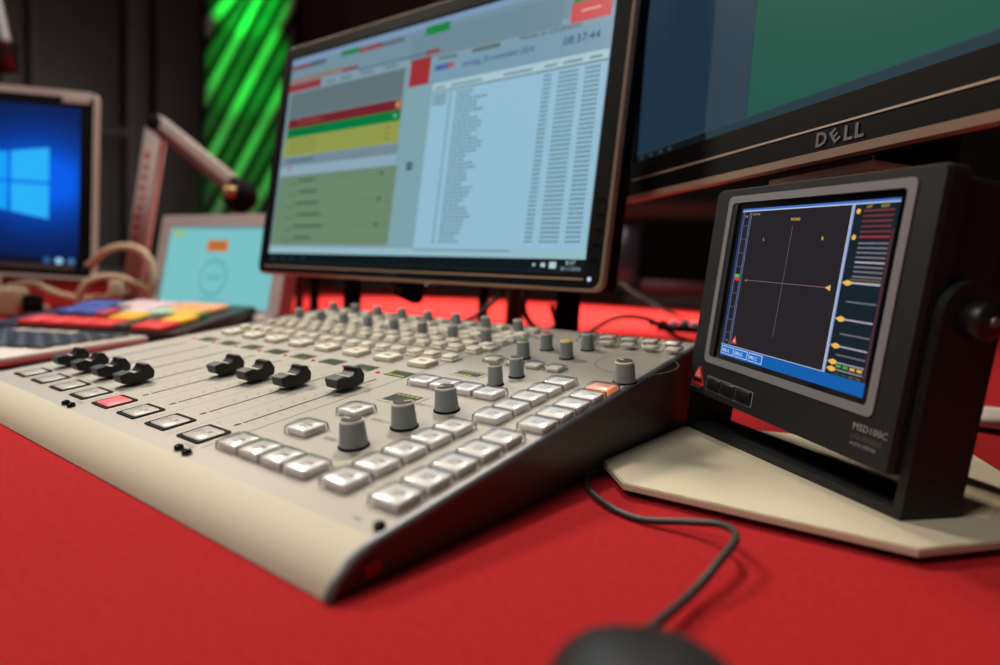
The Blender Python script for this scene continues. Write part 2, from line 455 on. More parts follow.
for x, y, r in ((.090, .058, 1.7), (.093, .093, -.9), (.095, .128, 2.4), (.165, .235, 1.2)):
    place_knob(KB, x, y, r)
place_knob(KS, .089, .187); place_knob(KS, .0905, .211)
for x, y, c, nm in ((.064, .259, (70, 140, 70), 'green'), (.066, .292, (190, 60, 50), 'red'), (.096, .274, (235, 195, 60), 'yellow'), (.0975, .307, (60, 70, 120), 'blue')):
    mt = pbr(nm+'_knob_cap', c, .5); ks = knob_meshes(.0056, .0049, .0150, mt, False)
    place_knob(ks, x, y, 0, nm+' capped grey knob')
for ch in range(8):
    place_knob(KC, -.2775+.04*ch, .289); place_knob(KC, -.2755+.04*ch, .338)

# clear-capped square buttons
def button_meshes(w, d, h, coremat, legend=True):
    c = MB().box(-w/2+.0015, w/2-.0015, -d/2+.0015, d/2-.0015, 0, h*.66, bev=.0010)
    if legend:
        z = h*.66+.00012
        c.text('ON', -.0034, -.0002, .0034, z, mi=1); c.quad(-.0036, .0026, -.0022, -.0014, z, mi=1); c.quad(.001, .0042, .0002, .0018, z, mi=1)
    e = MB(); nx, ny = 8, 6; vs = []; fs = []; r = .0011
    def hz(u, v): return h*(1-.15*abs(v)**2.2-.05*abs(u)**4)
    for j in range(ny+1):
        for i in range(nx+1):
            u, v = i/nx*2-1, j/ny*2-1
            vs.append((u*(w/2-.0004-r), v*(d/2-.0004-r), hz(u, v)))
    for j in range(ny):
        for i in range(nx): a = j*(nx+1)+i; fs.append([a, a+1, a+nx+2, a+nx+1])
    idx = [i for i in range(nx+1)]+[j*(nx+1)+nx for j in range(1, ny+1)]+[ny*(nx+1)+i for i in range(nx-1, -1, -1)]+[j*(nx+1) for j in range(ny-1, 0, -1)]
    prev = idx; n = len(idx)
    for q in (1, 2, 3, 4):       # rounded shoulder, then the side wall down to the panel
        ring_ = []
        for i in idx:
            x, y, z = vs[i]; a = q/3*PI/2
            if q < 4: k, zz_ = r*math.sin(a), z-r*(1-math.cos(a))
            else: k, zz_ = r+.0004, .0002
            sx_ = (x > w/2-.0006-r)-(x < -w/2+.0006+r); sy_ = (y > d/2-.0006-r)-(y < -d/2+.0006+r)
            ln = math.hypot(sx_, sy_) or 1
            if sx_ and sy_: k *= 1.25
            vs.append((x+sx_/ln*k, y+sy_/ln*k, zz_)); ring_.append(len(vs)-1)
        for i in range(n): fs.append([ring_[i], ring_[(i+1) % n], prev[(i+1) % n], prev[i]])
        prev = ring_
    e.add(vs, fs, 0, True)
    return c.mesh('button_core', [coremat, M_legend]), e.mesh('clear_cap', [M_lens])
BW = button_meshes(.0192, .0182, .0062, M_core)
BO = button_meshes(.0192, .0182, .0062, M_orangelit)
def place_button(ms, x, y, label=None, name='square_button', z=0):
    mm = PM @ T(x, y, z)
    b = part(name, ms[0], [], con, mm, label); part('clear_cap', ms[1], [], b, mm); return b
for i in range(4): place_button(BW, .0355+.0197*i, .0245)
place_button(BW, .0485, .0585); place_button(BW, .0490, .0950)
for i in range(5):
    place_button(BW, .123, .0255+i*.0193); place_button(BW, .1565, .0255+i*.0193)
    place_button(BW, .1305, .1290+i*.0193)
    if i < 4: place_button(BW, .1615, .1300+i*.0193)
    else: place_button(BO, .1615, .1300+i*.0193, 'button glowing orange')
for i in range(4): place_button(BW, .0430+.0195*i, .1635)
BS = button_meshes(.0140, .0140, .0048, M_core2, False)
for x in (.049, .0685, .088, .107): place_button(BS, x, .2385, name='small_button')
for x, y in ((.022, .269), (.020, .305), (.040, .330)): place_button(BS, x, y, name='small_button')
for x in (.086, .106, .126, .1455, .165): place_button(BS, x, .327, name='rear_key', z=.002)
for x in (.076, .096, .116, .136, .1555): place_button(BS, x, .350, name='rear_key', z=.001)

# flush channel buttons with black frame
fb = MB(); fb.frame(rrect(-.0125, .0125, -.0105, .0105, .0015), rrect(-.0100, .0100, -.0078, .0078, .001), 0, .0008)
fm = fb.mesh('button_frame', [M_blackmatte])
def lens(mat, dots=True):
    s = MB().box(-.0099, .0099, -.0077, .0077, -.0002, .0013, bev=.0012)
    if dots:
        s.text('ON', -.0045, -.0010, .004, .00135, mi=1); s.quad(.0015, .0055, .0005, .0035, .00135, mi=1); s.quad(-.0068, -.0052, -.004, .003, .00135, mi=1)
    return s.mesh('button_lens', [mat, M_legend])
L1, L2 = lens(M_lensflat), lens(M_redlit, False)
for ch in range(8):
    mm = PM @ T(-.2815+.04*ch, .0240, 0)
    b = part('on_button', L2 if ch == 4 else L1, [], con, mm, 'channel button lit red' if ch == 4 else None); part('button_frame', fm, [], b, mm)

# channel strips: LED, display, large and small cream buttons
bigm = MB().box(-.0105, .0105, -.0085, .0085, 0, .0042, bev=.0009, taper=.0006); bigm.quad(-.004, .004, -.002, .002, .00428, mi=1)
bigm = bigm.mesh('select_button', [M_core2, M_legend])
smm = MB(); smm.box(-.0073, .0073, -.0068, .0068, 0, .0022, bev=.0009); smm.box(-.0060, .0060, -.0055, .0055, .0018, .0048, bev=.0014)
smm = smm.mesh('channel_button', [M_core2])
led = MB().lathe([(.0019, 0), (.0018, .0008), (.0008, .0013), (.0001, .0014)], 20, cap=False).mesh('status_led', [M_led])
for ch in range(8):
    x = -.28+.04*ch
    part('select_button', bigm, [], con, PM @ T(x+.004, .2025, 0))
    part('status_led', led, [], con, PM @ T(x-.0115, .168, 0))
    s = MB().box(-.011, .011, -.0065, .0065, 0, .0004)
    rr = random.Random(ch)
    for i in range(5):
        if ch == 7 or rr.random() < .35: s.quad(-.0095+i*.004, -.0065+i*.004, -.0055, -.0035 if ch == 7 else -.0045, .0005, mi=1)
    if ch == 7: s.quad(-.0107, -.0095, -.003, .004, .0005, mi=1)
    part('channel_display', s, [M_lcd, M_lcdlit], con, PM @ T(x+.007, .1735, 0))
    for dx, y in ((-.008, .2262), (.0135, .2258), (-.0055, .2565), (.0145, .2565), (-.0035, .2735), (.0155, .2735), (.0170, .2905), (.0170, .3075), (.0175, .3245), (.0035, .3070), (.0035, .3225), (.0175, .343)):
        part('channel_button', smm, [], con, PM @ T(x+dx, y, 0))
# master section displays
for x, y, w, d in ((.0535, .131, .024, .016), (.055, .200, .023, .012)):
    s = MB().frame(rrect(-w/2-.003, w/2+.003, -d/2-.003, d/2+.003, .001), rrect(-w/2, w/2, -d/2, d/2, .0005), 0, .0003, mi=2)
    s.box(-w/2, w/2, -d/2, d/2, 0, .0002)
    for i in range(5): s.quad(-w/2+.002+i*.0042, -w/2+.0048+i*.0042, d/2-.004, d/2-.0018, .0004, mi=1)
    if d < .014:
        for i in range(4): s.quad(-w/2+.001+i*.004, -w/2+.004+i*.004, -d/2+.001, -d/2+.003, .0004, mi=1)
    part('master_display', s, [M_lcd, M_lcdlit, M_alu], con, PM @ T(x, y, 0))

# ------------------------------------------------------------------ centre monitor (playlist screen)
def F2(o, a, t, r=0):
    W = Vector((math.cos(a), math.sin(a), 0)); B = Vector((-math.sin(a), math.cos(a), 0)); U = Vector((0, 0, math.cos(t)))+B*math.sin(t)
    return frameM(o, W*math.cos(r)+U*math.sin(r), U*math.cos(r)-W*math.sin(r))
SW, SH = .531, .302
def monitor_body(root, FM, ext, tw=.0024):
    l, r, b, t = ext
    o = rrect(-l, SW+r, -b, SH+t, .010, 5); i1 = rrect(-.001, SW+.001, -.001, SH+.001, .0015, 5)
    part('bezel', MB().frame(o, i1, -.018, .0035, M=FM), M_bezel, root)
    o2 = rrect(-l-tw, SW+r+tw, -b-tw, SH+t+tw, .0115, 5); o1 = rrect(-l-.0006, SW+r+.0006, -b-.0006, SH+t+.0006, .0105, 5)
    tm_ = MB().frame(o2, o, .0012, .0032, M=FM, front=o1); tm_.frame(o2, o, -.008, .0012, M=FM)
    part('edge_trim', tm_, M_trim, root)
    bk = MB(); bk.prism(o, -.034, -.0175, M=FM)
    bk.box(SW*.2, SW*.8, SH*.2, SH*.85, -.055, -.033, bev=.008, M=FM)
    part('rear_shell', bk, M_blackmatte, root)
m1o = Vector((-.475, .369, .130)); FM1 = F2(m1o, -.004, .12)
mon = thing('monitor', 'black monitor with silver rim behind the console showing a playlist table', 'monitor', (-.21, .43, 0))
monitor_body(mon, FM1, (.0165, .0185, .0155, .0165))
d = MB(); mm = .001
def R(x0, x1, y0, y1, c, lay=1): d.quad(x0*mm, x1*mm, y0*mm, y1*mm, .0002*lay, M=FM1, col=c)
R(0, 531, 0, 302, (126, 152, 166), 0)
R(0, 531, 0, 13, (13, 24, 27), 2)
R(0, 531, 12.8, 22, (146, 186, 196))
R(0, 531, 262, 302, (112, 140, 155)); R(0, 470, 294, 302, (122, 150, 182), 2)
R(250, 470, 255, 288, (106, 134, 148), 2)
# text bars in the header
def bar(x0, x1, y, h, c, lay=3): R(x0, x1, y-h/2, y+h/2, c, lay)
bar(3, 45, 288, 6, (128, 62, 70)); bar(45, 80, 288, 6, (70, 84, 104))
bar(112, 150, 291, 7.5, (38, 124, 72)); bar(150, 194, 289, 7, (136, 70, 84)); bar(194, 236, 288, 6, (88, 100, 118))
R(273, 312, 284, 295, (22, 128, 62), 3)
bar(3, 120, 269, 5, (150, 108, 84)); bar(120, 152, 267, 5, (126, 60, 64))
bar(152, 290, 262, 3, (84, 112, 134)); bar(278, 300, 262, 5, (140, 56, 62), 4)
R(0, 76, 252, 264, (140, 54, 60), 4)
for x in (84, 118, 160, 205): bar(x, x+24, 256, 3, (92, 112, 122))
R(6, 245, 212, 250, (94, 114, 118), 2)
R(254, 288, 223, 257, (152, 46, 52), 3)
d.text('ON AIR', .271, .238, .008, .0008, M=FM1, col=(190, 120, 124), align='CENTER') if False else None
R(480, 526, 255, 276, (196, 76, 80), 3); R(482, 526, 276, 302, (40, 120, 60), 3)
bar(492, 514, 266, 2.5, (222, 150, 150), 4)
R(8, 246, 197, 211, (112, 34, 42), 3); R(8, 246, 183, 197, (2, 118, 62), 3); R(5, 247, 155, 183, (142, 152, 76), 3)
R(236, 246, 198, 210, (150, 110, 60), 4); bar(30, 90, 204, 3, (140, 66, 66), 4)
for y in (176, 169, 162): bar(20, 80, y, 2, (118, 128, 62), 4); bar(222, 230, y, 2, (110, 120, 60), 4)
bar(20, 92, 190, 2.5, (6, 98, 52), 4); bar(234, 239, 190, 4, (110, 190, 140), 4); bar(236, 241, 204, 4, (220, 150, 130), 5)
R(4, 248, 127, 140, (138, 166, 182), 2); R(4, 248, 141, 154, (112, 134, 146), 2); bar(18, 80, 148, 2.5, (70, 84, 92), 4); bar(22, 30, 136, 5, (164, 96, 126), 4)
R(3, 251, 26, 126, (104, 132, 106), 2)
for k in range(6):
    y = 118-k*16.5; bar(30, 50, y-5, 2, (80, 110, 84), 4); bar(52+k % 2*4, 90+k*7 % 30, y, 2.6, (60, 82, 66), 4)
    R(3, 251, y-9, y-8.4, (116, 146, 116), 3)
    if k % 2 == 0: bar(222, 228, y, 3.5, (58, 78, 62), 4)
R(250, 296, 22, 222, (124, 160, 170), 1)
R(268, 278, 118, 128, (52, 66, 70), 4); R(270.5, 275.5, 120.5, 125.5, (96, 120, 126), 5)
d.text('NOS', .294*1, .240, .011, .0008, M=FM1, col=(70, 84, 150)) if False else None
bar(296, 318, 240, 7, (78, 92, 150)); bar(318, 326, 240, 7, (172, 88, 84))
R(290, 531, 222, 250, (118, 152, 172), 2)
d.text('zondag, 20 november 2016', .340, .2345, .0105, .001, M=FM1, col=(44, 56, 110), sx=.86)
d.text('08:37:44', .4745, .2335, .0125, .001, M=FM1, col=(42, 44, 104))
d.text('Nieuws en actualiteiten', .418, .2495, .009, .001, M=FM1, col=(62, 80, 74), sx=.9)
bar(352, 392, 251, 5, (88, 108, 108)); bar(300, 330, 251, 4, (92, 116, 122))
R(296, 529, 22, 221, (146, 186, 208), 2); R(296, 529, 211, 221, (166, 196, 206), 3)
for a, b in ((300, 316), (326, 372), (402, 440), (455, 470), (478, 500), (508, 522)): bar(a, b, 215, 3, (116, 144, 154), 4)
R(296, 529, 209.5, 211, (70, 98, 108), 4)
rr = random.Random(3)
for k in range(38):
    y = 205-k*4.72
    c = (86, 114, 126); c2 = (98, 128, 142)
    if k < 3: bar(299, 321, y, 2.2, c, 4)
    bar(325.5, 328.5, y, 2.4, c, 4)
    L = rr.uniform(20, 44)
    x = 336
    while x < 336+L: w = rr.uniform(3, 7); bar(x, x+w, y, 2.3, c2, 4); x += w+1.3
    for a, n_, w in ((456, 3, 2.4), (474.5, 7, 2.4), (505, 5, 2.6)):
        for q in range(n_): bar(a+q*(w+.9), a+q*(w+.9)+w, y, 2.3, c, 4)
R(298, 440, 19.5, 21.2, (104, 140, 150), 4)
for x in (6, 30, 52, 78): bar(x+3, x+10, 6.4, 5, (34, 52, 66), 4)
for x, w in ((470, 3), (480, 5), (490, 8)): bar(x, x+w, 6.5, w*.8, (180, 208, 214), 4)
d.text('8:37', .509, .0072, .0062, .0009, M=FM1, col=(170, 200, 205)); d.text('20-11-2016', .503, .0018, .005, .0009, M=FM1, col=(150, 180, 186))
part('display', d, M_scr, mon)
part('power_led', MB().lathe([(.0022, .0036), (.0018, .0044)], 20, M=FM1 @ T(.5385, -.0065)), pbr('led_lavender', (180, 180, 220), .3, emit=(190, 190, 235), estr=.8), mon)
b = MB()
for k in range(5): b.box(.5375, .5455, .012+k*.0145, .0128+k*.0145, .0034, .0042, M=FM1)
part('menu_key', b, M_gloss, mon)
lg = MB()
def logo(mb, FM, x, y, h, mi=0):
    s = h*1.36
    mb.text('D', x, y, s, .0042, mi, FM, bold=.03); mb.text('L', x+h*2.35, y, s, .0042, mi, FM, sx=1.1, bold=.03); mb.text('L', x+h*3.2, y, s, .0042, mi, FM, sx=1.1, bold=.03)
    mb.text('E', x+h*1.62, y-h*.06, s*.92, .0042, mi, FM, rot=.6, bold=.03)
logo(lg, FM1, .256, -.0125, .0055); part('logo_badge', lg, pbr('logo_dim', (70, 72, 78), .4), mon)
part('bezel_line', MB().box(-.001, SW+.001, -.0075, -.0060, .003, .0038, M=FM1), M_trim, mon)
# stand: two uprights with a cross bar behind the screen
st = MB()
for px, w, dd, mt in ((-.41, .014, .475, 0), (-.022, .013, .475, 0)):
    st.box(px-w, px+w, dd-.008, dd+.008, .006, .42, bev=.003)
st.box(-.43, -.005, .466, .478, .24, .29, bev=.003)
part('stand_frame', st, M_blackmatte, mon)
for px in (-.41, -.022): part('stand_foot', MB().box(px-.03, px+.03, .40, .53, 0, .006, bev=.002), M_blackmatte, mon)

# ------------------------------------------------------------------ right monitor
m2o = Vector((.057, .467, .253)); FM2 = F2(m2o, -.629, .013)
mon2 = thing('monitor', 'black monitor at top right with dark green screen above the audio meter', 'monitor', (.2895, .34, 0), -.629)
monitor_body(mon2, FM2, (.0215, .0215, .0350, .018), .0055)
d = MB(); mm = .001
def R(x0, x1, y0, y1, c, lay=1): d.quad(x0*mm, x1*mm, y0*mm, y1*mm, .0002*lay, M=FM2, col=c)
R(0, 531, 0, 302, (52, 70, 80), 0)
R(0, 117, 8, 302, (30, 50, 68)); R(116, 118, 8, 302, (36, 58, 72), 2)
R(171.5, 531, 8, 302, (37, 86, 72)); R(171, 172, 8, 302, (32, 66, 66), 2); R(118, 171, 8, 302, (50, 66, 78), 2)
R(0, 531, 0, 7, (40, 60, 66), 2)
R(0, 120, -.5, 7, (18, 24, 30), 3)
for x in (8, 26, 44, 60): R(x, x+6, 1.5, 5, (44, 60, 70), 4)
part('display', d, M_scr_dim, mon2)
lp = MB().box(-.001, SW+.001, -.0200, -.0186, .0030, .0042, M=FM2)
part('bezel_ridge', lp, M_trim, mon2)
lg = MB(); logo(lg, FM2, .2505, -.0320, .0098); part('logo_badge', lg, pbr('logo_silver', (150, 150, 152), .3, metal=.6), mon2)
st = MB(); NB = Matrix.Translation((.3045, .3475, 0)) @ Matrix.Rotation(-.629, 4, 'Z')
st.box(-.028, .028, .006, .022, .0081, .40, bev=.004, M=NB); part('stand_neck', st, M_blackmatte, mon2)
part('lit_underside_strip', MB().box(.19, .285, -.0500, -.0440, -.045, -.012, bev=.001, M=FM2), M_plate, mon2)  # pale strip added to stand for the monitor's lit underside
PZ0, PZ1 = .0042, .0080
poly = [(0.1735, 0.1885), (0.2027, 0.1564), (0.3397, 0.1679), (0.3776, 0.2171), (0.3804, 0.3619), (0.3662, 0.4084), (0.1765, 0.345)]
s = MB(); bm = bmesh.new()
vb = [bm.verts.new((x, y, PZ0)) for x, y in poly]; vt = [bm.verts.new((x, y, PZ1)) for x, y in poly]
bm.faces.new(vb[::-1]); bm.faces.new(vt)
for i in range(7): bm.faces.new([vb[i], vb[(i+1) % 7], vt[(i+1) % 7], vt[i]])
bmesh.ops.bevel(bm, geom=[e for e in bm.edges if e.verts[0].co.z > .006 and e.verts[1].co.z > .006], offset=.0007, segments=2, affect='EDGES')
s.addbm(bm); pl = part('stand_base', s, M_plate, mon2, label='pale champagne angular stand base')
for x, y in ((.208, .170), (.325, .180), (.365, .225), (.345, .360), (.200, .32)):
    part('rubber_foot', MB().lathe([(.007, 0), (.007, .0043)], 16, M=T(x, y)), M_blackmatte, pl)
lb = MB().box(-.022, .022, -.030, .030, PZ1, PZ1+.0002, M=Matrix.Translation((.352, .275, 0)) @ Matrix.Rotation(-.2, 4, 'Z'))
lb.box(-.022, -.012, -.030, .030, PZ1+.0002, PZ1+.0003, mi=1, M=Matrix.Translation((.352, .275, 0)) @ Matrix.Rotation(-.2, 4, 'Z'))
part('paper_label', lb, [M_paper, pbr('label_yellow', (205, 165, 60), .7)], pl)

# ------------------------------------------------------------------ audio meter in its U bracket
mo = Vector((.20778, .29942, .07243)); FMM = frameM(mo, (.76732559, -.63883105, -.05573447), (.07853769, .00736218, .99688396))
met = thing('audio_meter', 'charcoal audio level meter with vector display in U bracket on pale stand base', 'audio meter', (.278, .291, .0080), -.69)
s = MB(); bo = rrect(-.0335, .1545, -.0345, .1215, .004, 4); so = rrect(-.030, .1515, -.031, .118, .004, 4)
s.prism([(x, y) for x, y in bo], -.013, -.003, M=FMM)
n = len(bo); vs = [FMM @ Vector((x, y, -.003)) for x, y in bo]+[FMM @ Vector((x*.988+.0007, y*.985+.0007, 0)) for x, y in bo]
op = rrect(-.006, .136, -.0045, .1105, .003, 4)
s.add(vs, [[i, (i+1) % n, n+(i+1) % n, n+i] for i in range(n)])
s.ring([(x*.988+.0007, y*.985+.0007) for x, y in bo], op, 0, M=FMM)
s.prism(so, -.044, -.012, M=FMM)
s.prism(rrect(-.020, .140, .034, .112, .004, 4), -.068, -.043, M=FMM)
n2 = len(op); v2 = [FMM @ Vector((x, y, z)) for z in (0, -.0016) for x, y in op]; s.add(v2, [[i, n2+i, n2+(i+1) % n2, (i+1) % n2] for i in range(n2)])
part('body', s, M_meter, met)
part('grey_bezel', MB().frame(rrect(-.016, .1395, -.0085, .1155, .004, 5), rrect(-.0112, .1345, -.0035, .1105, .003, 5), -.001, .0007, M=FMM), M_mgrey, met, label='light grey bezel frame')
part('screen_recess', MB().ring(op, rrect(.0005, .1295, .0005, .1055, .0005, 4), -.0014, M=FMM), M_gloss, met)
d = MB(); mm = .001
def R(x0, x1, y0, y1, c, lay=1): d.quad(x0*mm, x1*mm, y0*mm, y1*mm, -.0012+.00006*lay, M=FMM, col=c)
def Lq(x0, y0, x1, y1, w, c, lay=2):
    a, b = Vector((x0, y0)), Vector((x1, y1)); nn = Vector((-(b-a).y, (b-a).x)).normalized()*w/2
    d.poly([((p+q).x*mm, (p+q).y*mm) for p, q in ((a, nn), (a, -nn), (b, -nn), (b, nn))][::-1], -.0012+.00006*lay, M=FMM, col=c)
def TX(t, x, y, h, c, lay=3, sx=1.): d.text(t, x*mm, y*mm, h*mm, -.0012+.00006*lay, M=FMM, col=c, sx=sx)
R(0, 130, 0, 106, (38, 34, 38), 0)
R(0, 130, 104.6, 106, (70, 110, 190), 2); R(0, 130, 103.9, 104.6, (185, 200, 225), 2)
R(0, 130, 0, 8, (20, 92, 168), 2); R(0, 99, 8, 8.5, (170, 180, 205), 3)
R(99.4, 101.2, 8, 104, (150, 165, 210), 2); R(99.2, 99.6, 8, 104, (210, 215, 230), 3)
R(101.2, 130, 8, 104, (22, 34, 42), 1)
# left ladder
for x in (2.2, 8.6, 10.2): R(x, x+.35, 9, 103.5, (130, 150, 205), 3)
R(.2, .7, 9, 103.5, (60, 100, 190), 3)
for k in range(9): R(2.5, 8.6, 17+k*9.6, 17.3+k*9.6, (120, 90, 110), 2)
R(3, 8, 57.4, 59.6, (80, 180, 80), 4); R(3, 8, 55, 57.4, (200, 60, 50), 4)
TX('+1', 3.6, 99.5, 3, (220, 180, 90)); TX('-1', 4, 10.5, 3, (210, 170, 80))
Lq(53.6, 93, 53.0, 21, .3, (130, 100, 125)); Lq(17, 56, 92, 56.4, .3, (140, 105, 130))
TX('+1', 14.5, 54.8, 2.8, (225, 170, 70)); d.poly([(x*mm, y*mm) for x, y in ((90, 56.4), (94, 58.2), (94, 54.6))], -.0009, M=FMM, col=(225, 185, 100))
TX('MONO', 51, 96.3, 2.6, (235, 195, 90)); TX('L', 27, 83.6, 3, (230, 190, 90)); TX('R', 80, 84, 3.2, (235, 190, 80))
TX('XYM 0/0', 11.5, 101, 2.2, (190, 165, 120))
d.poly([(x*mm, y*mm) for x, y in ((11.6, 10.2), (17.6, 10.2), (14.8, 16.2))], -.0009, M=FMM, col=(206, 70, 64)); d.poly([(x*mm, y*mm) for x, y in ((13.3, 11.6), (16, 11.6), (14.8, 14.6))], -.00085, M=FMM, col=(235, 170, 160))
for k, t in enumerate(('PRE A', 'PRE B', 'PRE C')):
    x = 1.2+k*15.6; R(x, x+14.4, 1.2, 7.2, (190, 210, 240), 3); R(x+.5, x+13.9, 1.7, 6.7, (34, 112, 196), 4); TX(t, x+1.3, 2.8, 3.3, (225, 235, 250), 5, sx=.95)
# right level scale
for k in range(6): R(107.6-k*.0, 127.5, 99.6-k*2.85, 100.6-k*2.85, (116+12*(k == 5)+34*(k == 5), 52-8*k % 5, 54), 3)
ys = (82.4, 79.8, 77.2, 74.6, 71.9, 69.3, 66.7, 64.0)
for k, y in enumerate(ys): R(108, 127.5, y-.4, y+.4, (190, 176, 188) if k == 4 else (126, 120, 130), 3)
R(107, 127.5, 61.9, 62.7, (110, 96, 60), 3); R(106, 127.5, 59.9, 60.9, (188, 180, 196), 3)
for y, x0, c in ((49.8, 107, (110, 110, 120)), (39.7, 106.5, (176, 170, 188)), (31.5, 107, (112, 110, 118)), (24.4, 106.5, (176, 170, 188)), (19.6, 107, (110, 106, 116)), (15.2, 107, (160, 155, 165)), (11.2, 107, (140, 136, 144))): R(x0, 127.5, y-.4, y+.4, c, 3)
for y in (100, 85.6): d.poly([((104.2+1.5*math.cos(2*PI*k/12))*mm, (y+1.5*math.sin(2*PI*k/12))*mm) for k in range(12)], -.0009, M=FMM, col=(230, 180, 80))
for y in (60.2, 39.7, 24.4, 15.2, 11.2):
    d.poly([(x*mm, yy*mm) for x, yy in ((101.8, y), (105.4, y-1.7), (108.4, y-.9), (108.4, y+.9), (105.4, y+1.7))], -.0009, M=FMM, col=(232, 182, 84))
for k, c in enumerate(((70, 160, 80), (70, 160, 80), (220, 170, 80), (220, 170, 80))):
    R(108.5+k*4.9, 112+k*4.9, 12.6, 14.2, c, 4); R(108.5+k*4.9, 112+k*4.9, 8.6, 9.4, tuple(v*.55 for v in c), 4)
for k, t in enumerate(('LEFT', 'RIGHT')): TX(t, 109+k*9.5, 101.6, 2.1, (215, 175, 90), 3, .9); 
R(128.3, 129.2, 9, 90, (96, 50, 46), 3)
part('display', d, M_scr_dim, met)
# logo triangle, three keys, printed texts
lg = MB()
def tri(c, r, n=4):
    p = []
    for k, a0 in enumerate((90, 210, 330)):
        cx, cy = c[0]+r*math.cos(math.radians(a0)), c[1]+r*math.sin(math.radians(a0))
        for q in range(n+1):
            a = math.radians(a0-60+120*q/n); p.append((cx+.0018*math.cos(a), cy+.0018*math.sin(a)))
    return p
lg.prism(tri((-.0197, -.0226), .0074), 0, .0006, M=FMM)
lg.poly([(-.0240, -.0215), (-.0166, -.0215), (-.0203, -.0146)], .0007, mi=1, M=FMM); lg.poly([(-.0206, -.0215), (-.0200, -.0215), (-.0203, -.0160)], .0008, mi=0, M=FMM)
lg.quad(-.0262, -.0144, -.0256, -.0226, .0007, mi=2, M=FMM)
part('logo_badge', lg, [pbr('badge_red', (190, 44, 36), .45), pbr('badge_pink', (226, 150, 140), .5), M_gloss], met, label='red triangular badge')
tx = MB()
t0 = MB(); t0.text('technologies', -.0290, -.0301, .0026, .0002, M=FMM); part('maker_text', t0, pbr('print_light', (150, 148, 148), .6), met)
tx.text('MSD100C', .1285, -.0170, .0053, .0002, M=FMM); tx.text('LOUDNESS', .1285, -.0220, .0040, .0002, mi=1, M=FMM); tx.text('AUDIO METER', .1285, -.0255, .0026, .0002, M=FMM)
part('printed_text', tx, [pbr('print_light', (150, 148, 148), .6), pbr('print_mid', (84, 82, 84), .6)], met)
part('key_surround', MB().frame(rrect(-.0085, .0455, -.0305+.0015, -.0180, .0012, 4), rrect(-.0079, .0449, -.0284, -.0186, .001, 4), 0, .0004, M=FMM), M_mgrey, met)
for k in range(3):
    x = -.0072+k*.0176
    b = MB().box(x, x+.0158, -.0280, -.0190, 0, .0014, bev=.0006, M=FMM); part('key', b, M_black, met)
    if k: part('key_divider', MB().box(x-.0012, x-.0006, -.0284, -.0186, 0, .0004, M=FMM), M_mgrey, met)
# bracket: two rounded arms and a floor bar resting on the base
br = MB()
def arm(s0, s1, tb):
    c = (-.026, .0485); r = .019
    o = [(c[0]+r*math.cos(math.radians(a)), c[1]+r*math.sin(math.radians(a))) for a in range(0, 181, 12)]+[(c[0]-r, tb), (c[0]+r, tb)]
    # outline lies in (normal, up); extruded along width
    MX = Matrix(((0, 0, 1, 0), (0, 1, 0, 0), (1, 0, 0, 0), (0, 0, 0, 1)))
    br.prism(o, s0, s1, M=FMM @ MX)
arm(.1550, .1600, -.0530); arm(-.0385, -.0335, -.0600)
ML = FMM @ Vector((-.0385, -.054, 0)); 
a0 = FMM @ Vector((-.0385, -.061, -.007)); a1 = FMM @ Vector((.160, -.0530, -.007)); b1 = FMM @ Vector((.160, -.0530, -.045)); b0 = FMM @ Vector((-.0385, -.061, -.045))
lo = [Vector((p.x, p.y, .0081)) for p in (a0, a1, b1, b0)]; hi = [Vector((p.x, p.y, .0135)) for p in (a0, a1, b1, b0)]
br.add(lo+hi, [[0, 3, 2, 1], [4, 5, 6, 7], [0, 1, 5, 4], [1, 2, 6, 5], [2, 3, 7, 6], [3, 0, 4, 7]])
bo_ = part('bracket', br, M_meter, met)
for s0, sg in ((.160, 1), (-.0385, -1)):
    k = MB().lathe([(.009, 0), (.0095, .002), (.0095, .008), (.007, .010), (.003, .0105)], 20, M=FMM @ T(s0, .0485, -.026) @ Matrix.Rotation(PI/2*sg, 4, 'Y'))
    k.lathe([(.0028, .0104), (.0022, .0115)], 12, mi=1, M=FMM @ T(s0, .0485, -.026) @ Matrix.Rotation(PI/2*sg, 4, 'Y'))
    part('clamp_knob', k, [M_black, M_edge], bo_)
part('rating_sticker', MB().box(.137, .151, -.0385, -.0310, -.030, -.014, M=FMM), pbr('sticker_grey', (96, 100, 104), .5), met)
part('cable_gland', MB().lathe([(.008, 0), (.008, .006), (.0055, .010)], 20, M=FMM @ T(.080, -.031, -.03) @ Matrix.Rotation(PI/2, 4, 'X')), M_gloss, met)

# ------------------------------------------------------------------ foreground mouse with its cable
def mouse_shape(L, W, H, n=24, k=12, flat=.55):
    s = MB(); vs = []; fs = []
    for j in range(k+1):
        e = j/k*PI/2; c = math.cos(e)**flat; h = math.sin(e)**.85
        for i in range(n):
            a = 2*PI*i/n; r = 1/((abs(math.cos(a))**2.6+abs(math.sin(a))**2.6)**(1/2.6))
            vs.append((W/2*c*r*math.cos(a), L/2*c*r*math.sin(a), .002+H*h*(1-.12*math.sin(a)*c)))
    for j in range(k):
        for i in range(n): fs.append([j*n+i, j*n+(i+1) % n, (j+1)*n+(i+1) % n, (j+1)*n+i])
    s.add(vs, fs, 0, True); s.add([(x, y, .0) for x, y, z in vs[:n]]+vs[:n], [list(range(n))[::-1]]+[[i, (i+1) % n, n+(i+1) % n, n+i] for i in range(n)])
    return s
mp = Vector((.3010, -.0385, 0)); mdir = .56
MMX = T(*mp) @ Matrix.Rotation(mdir, 4, 'Z')
ms = thing('computer_mouse', 'black corded mouse out of focus at the bottom edge of the picture', 'mouse', mp, mdir)
part('shell', mouse_shape(.110, .060, .031), M_black, ms, MMX)
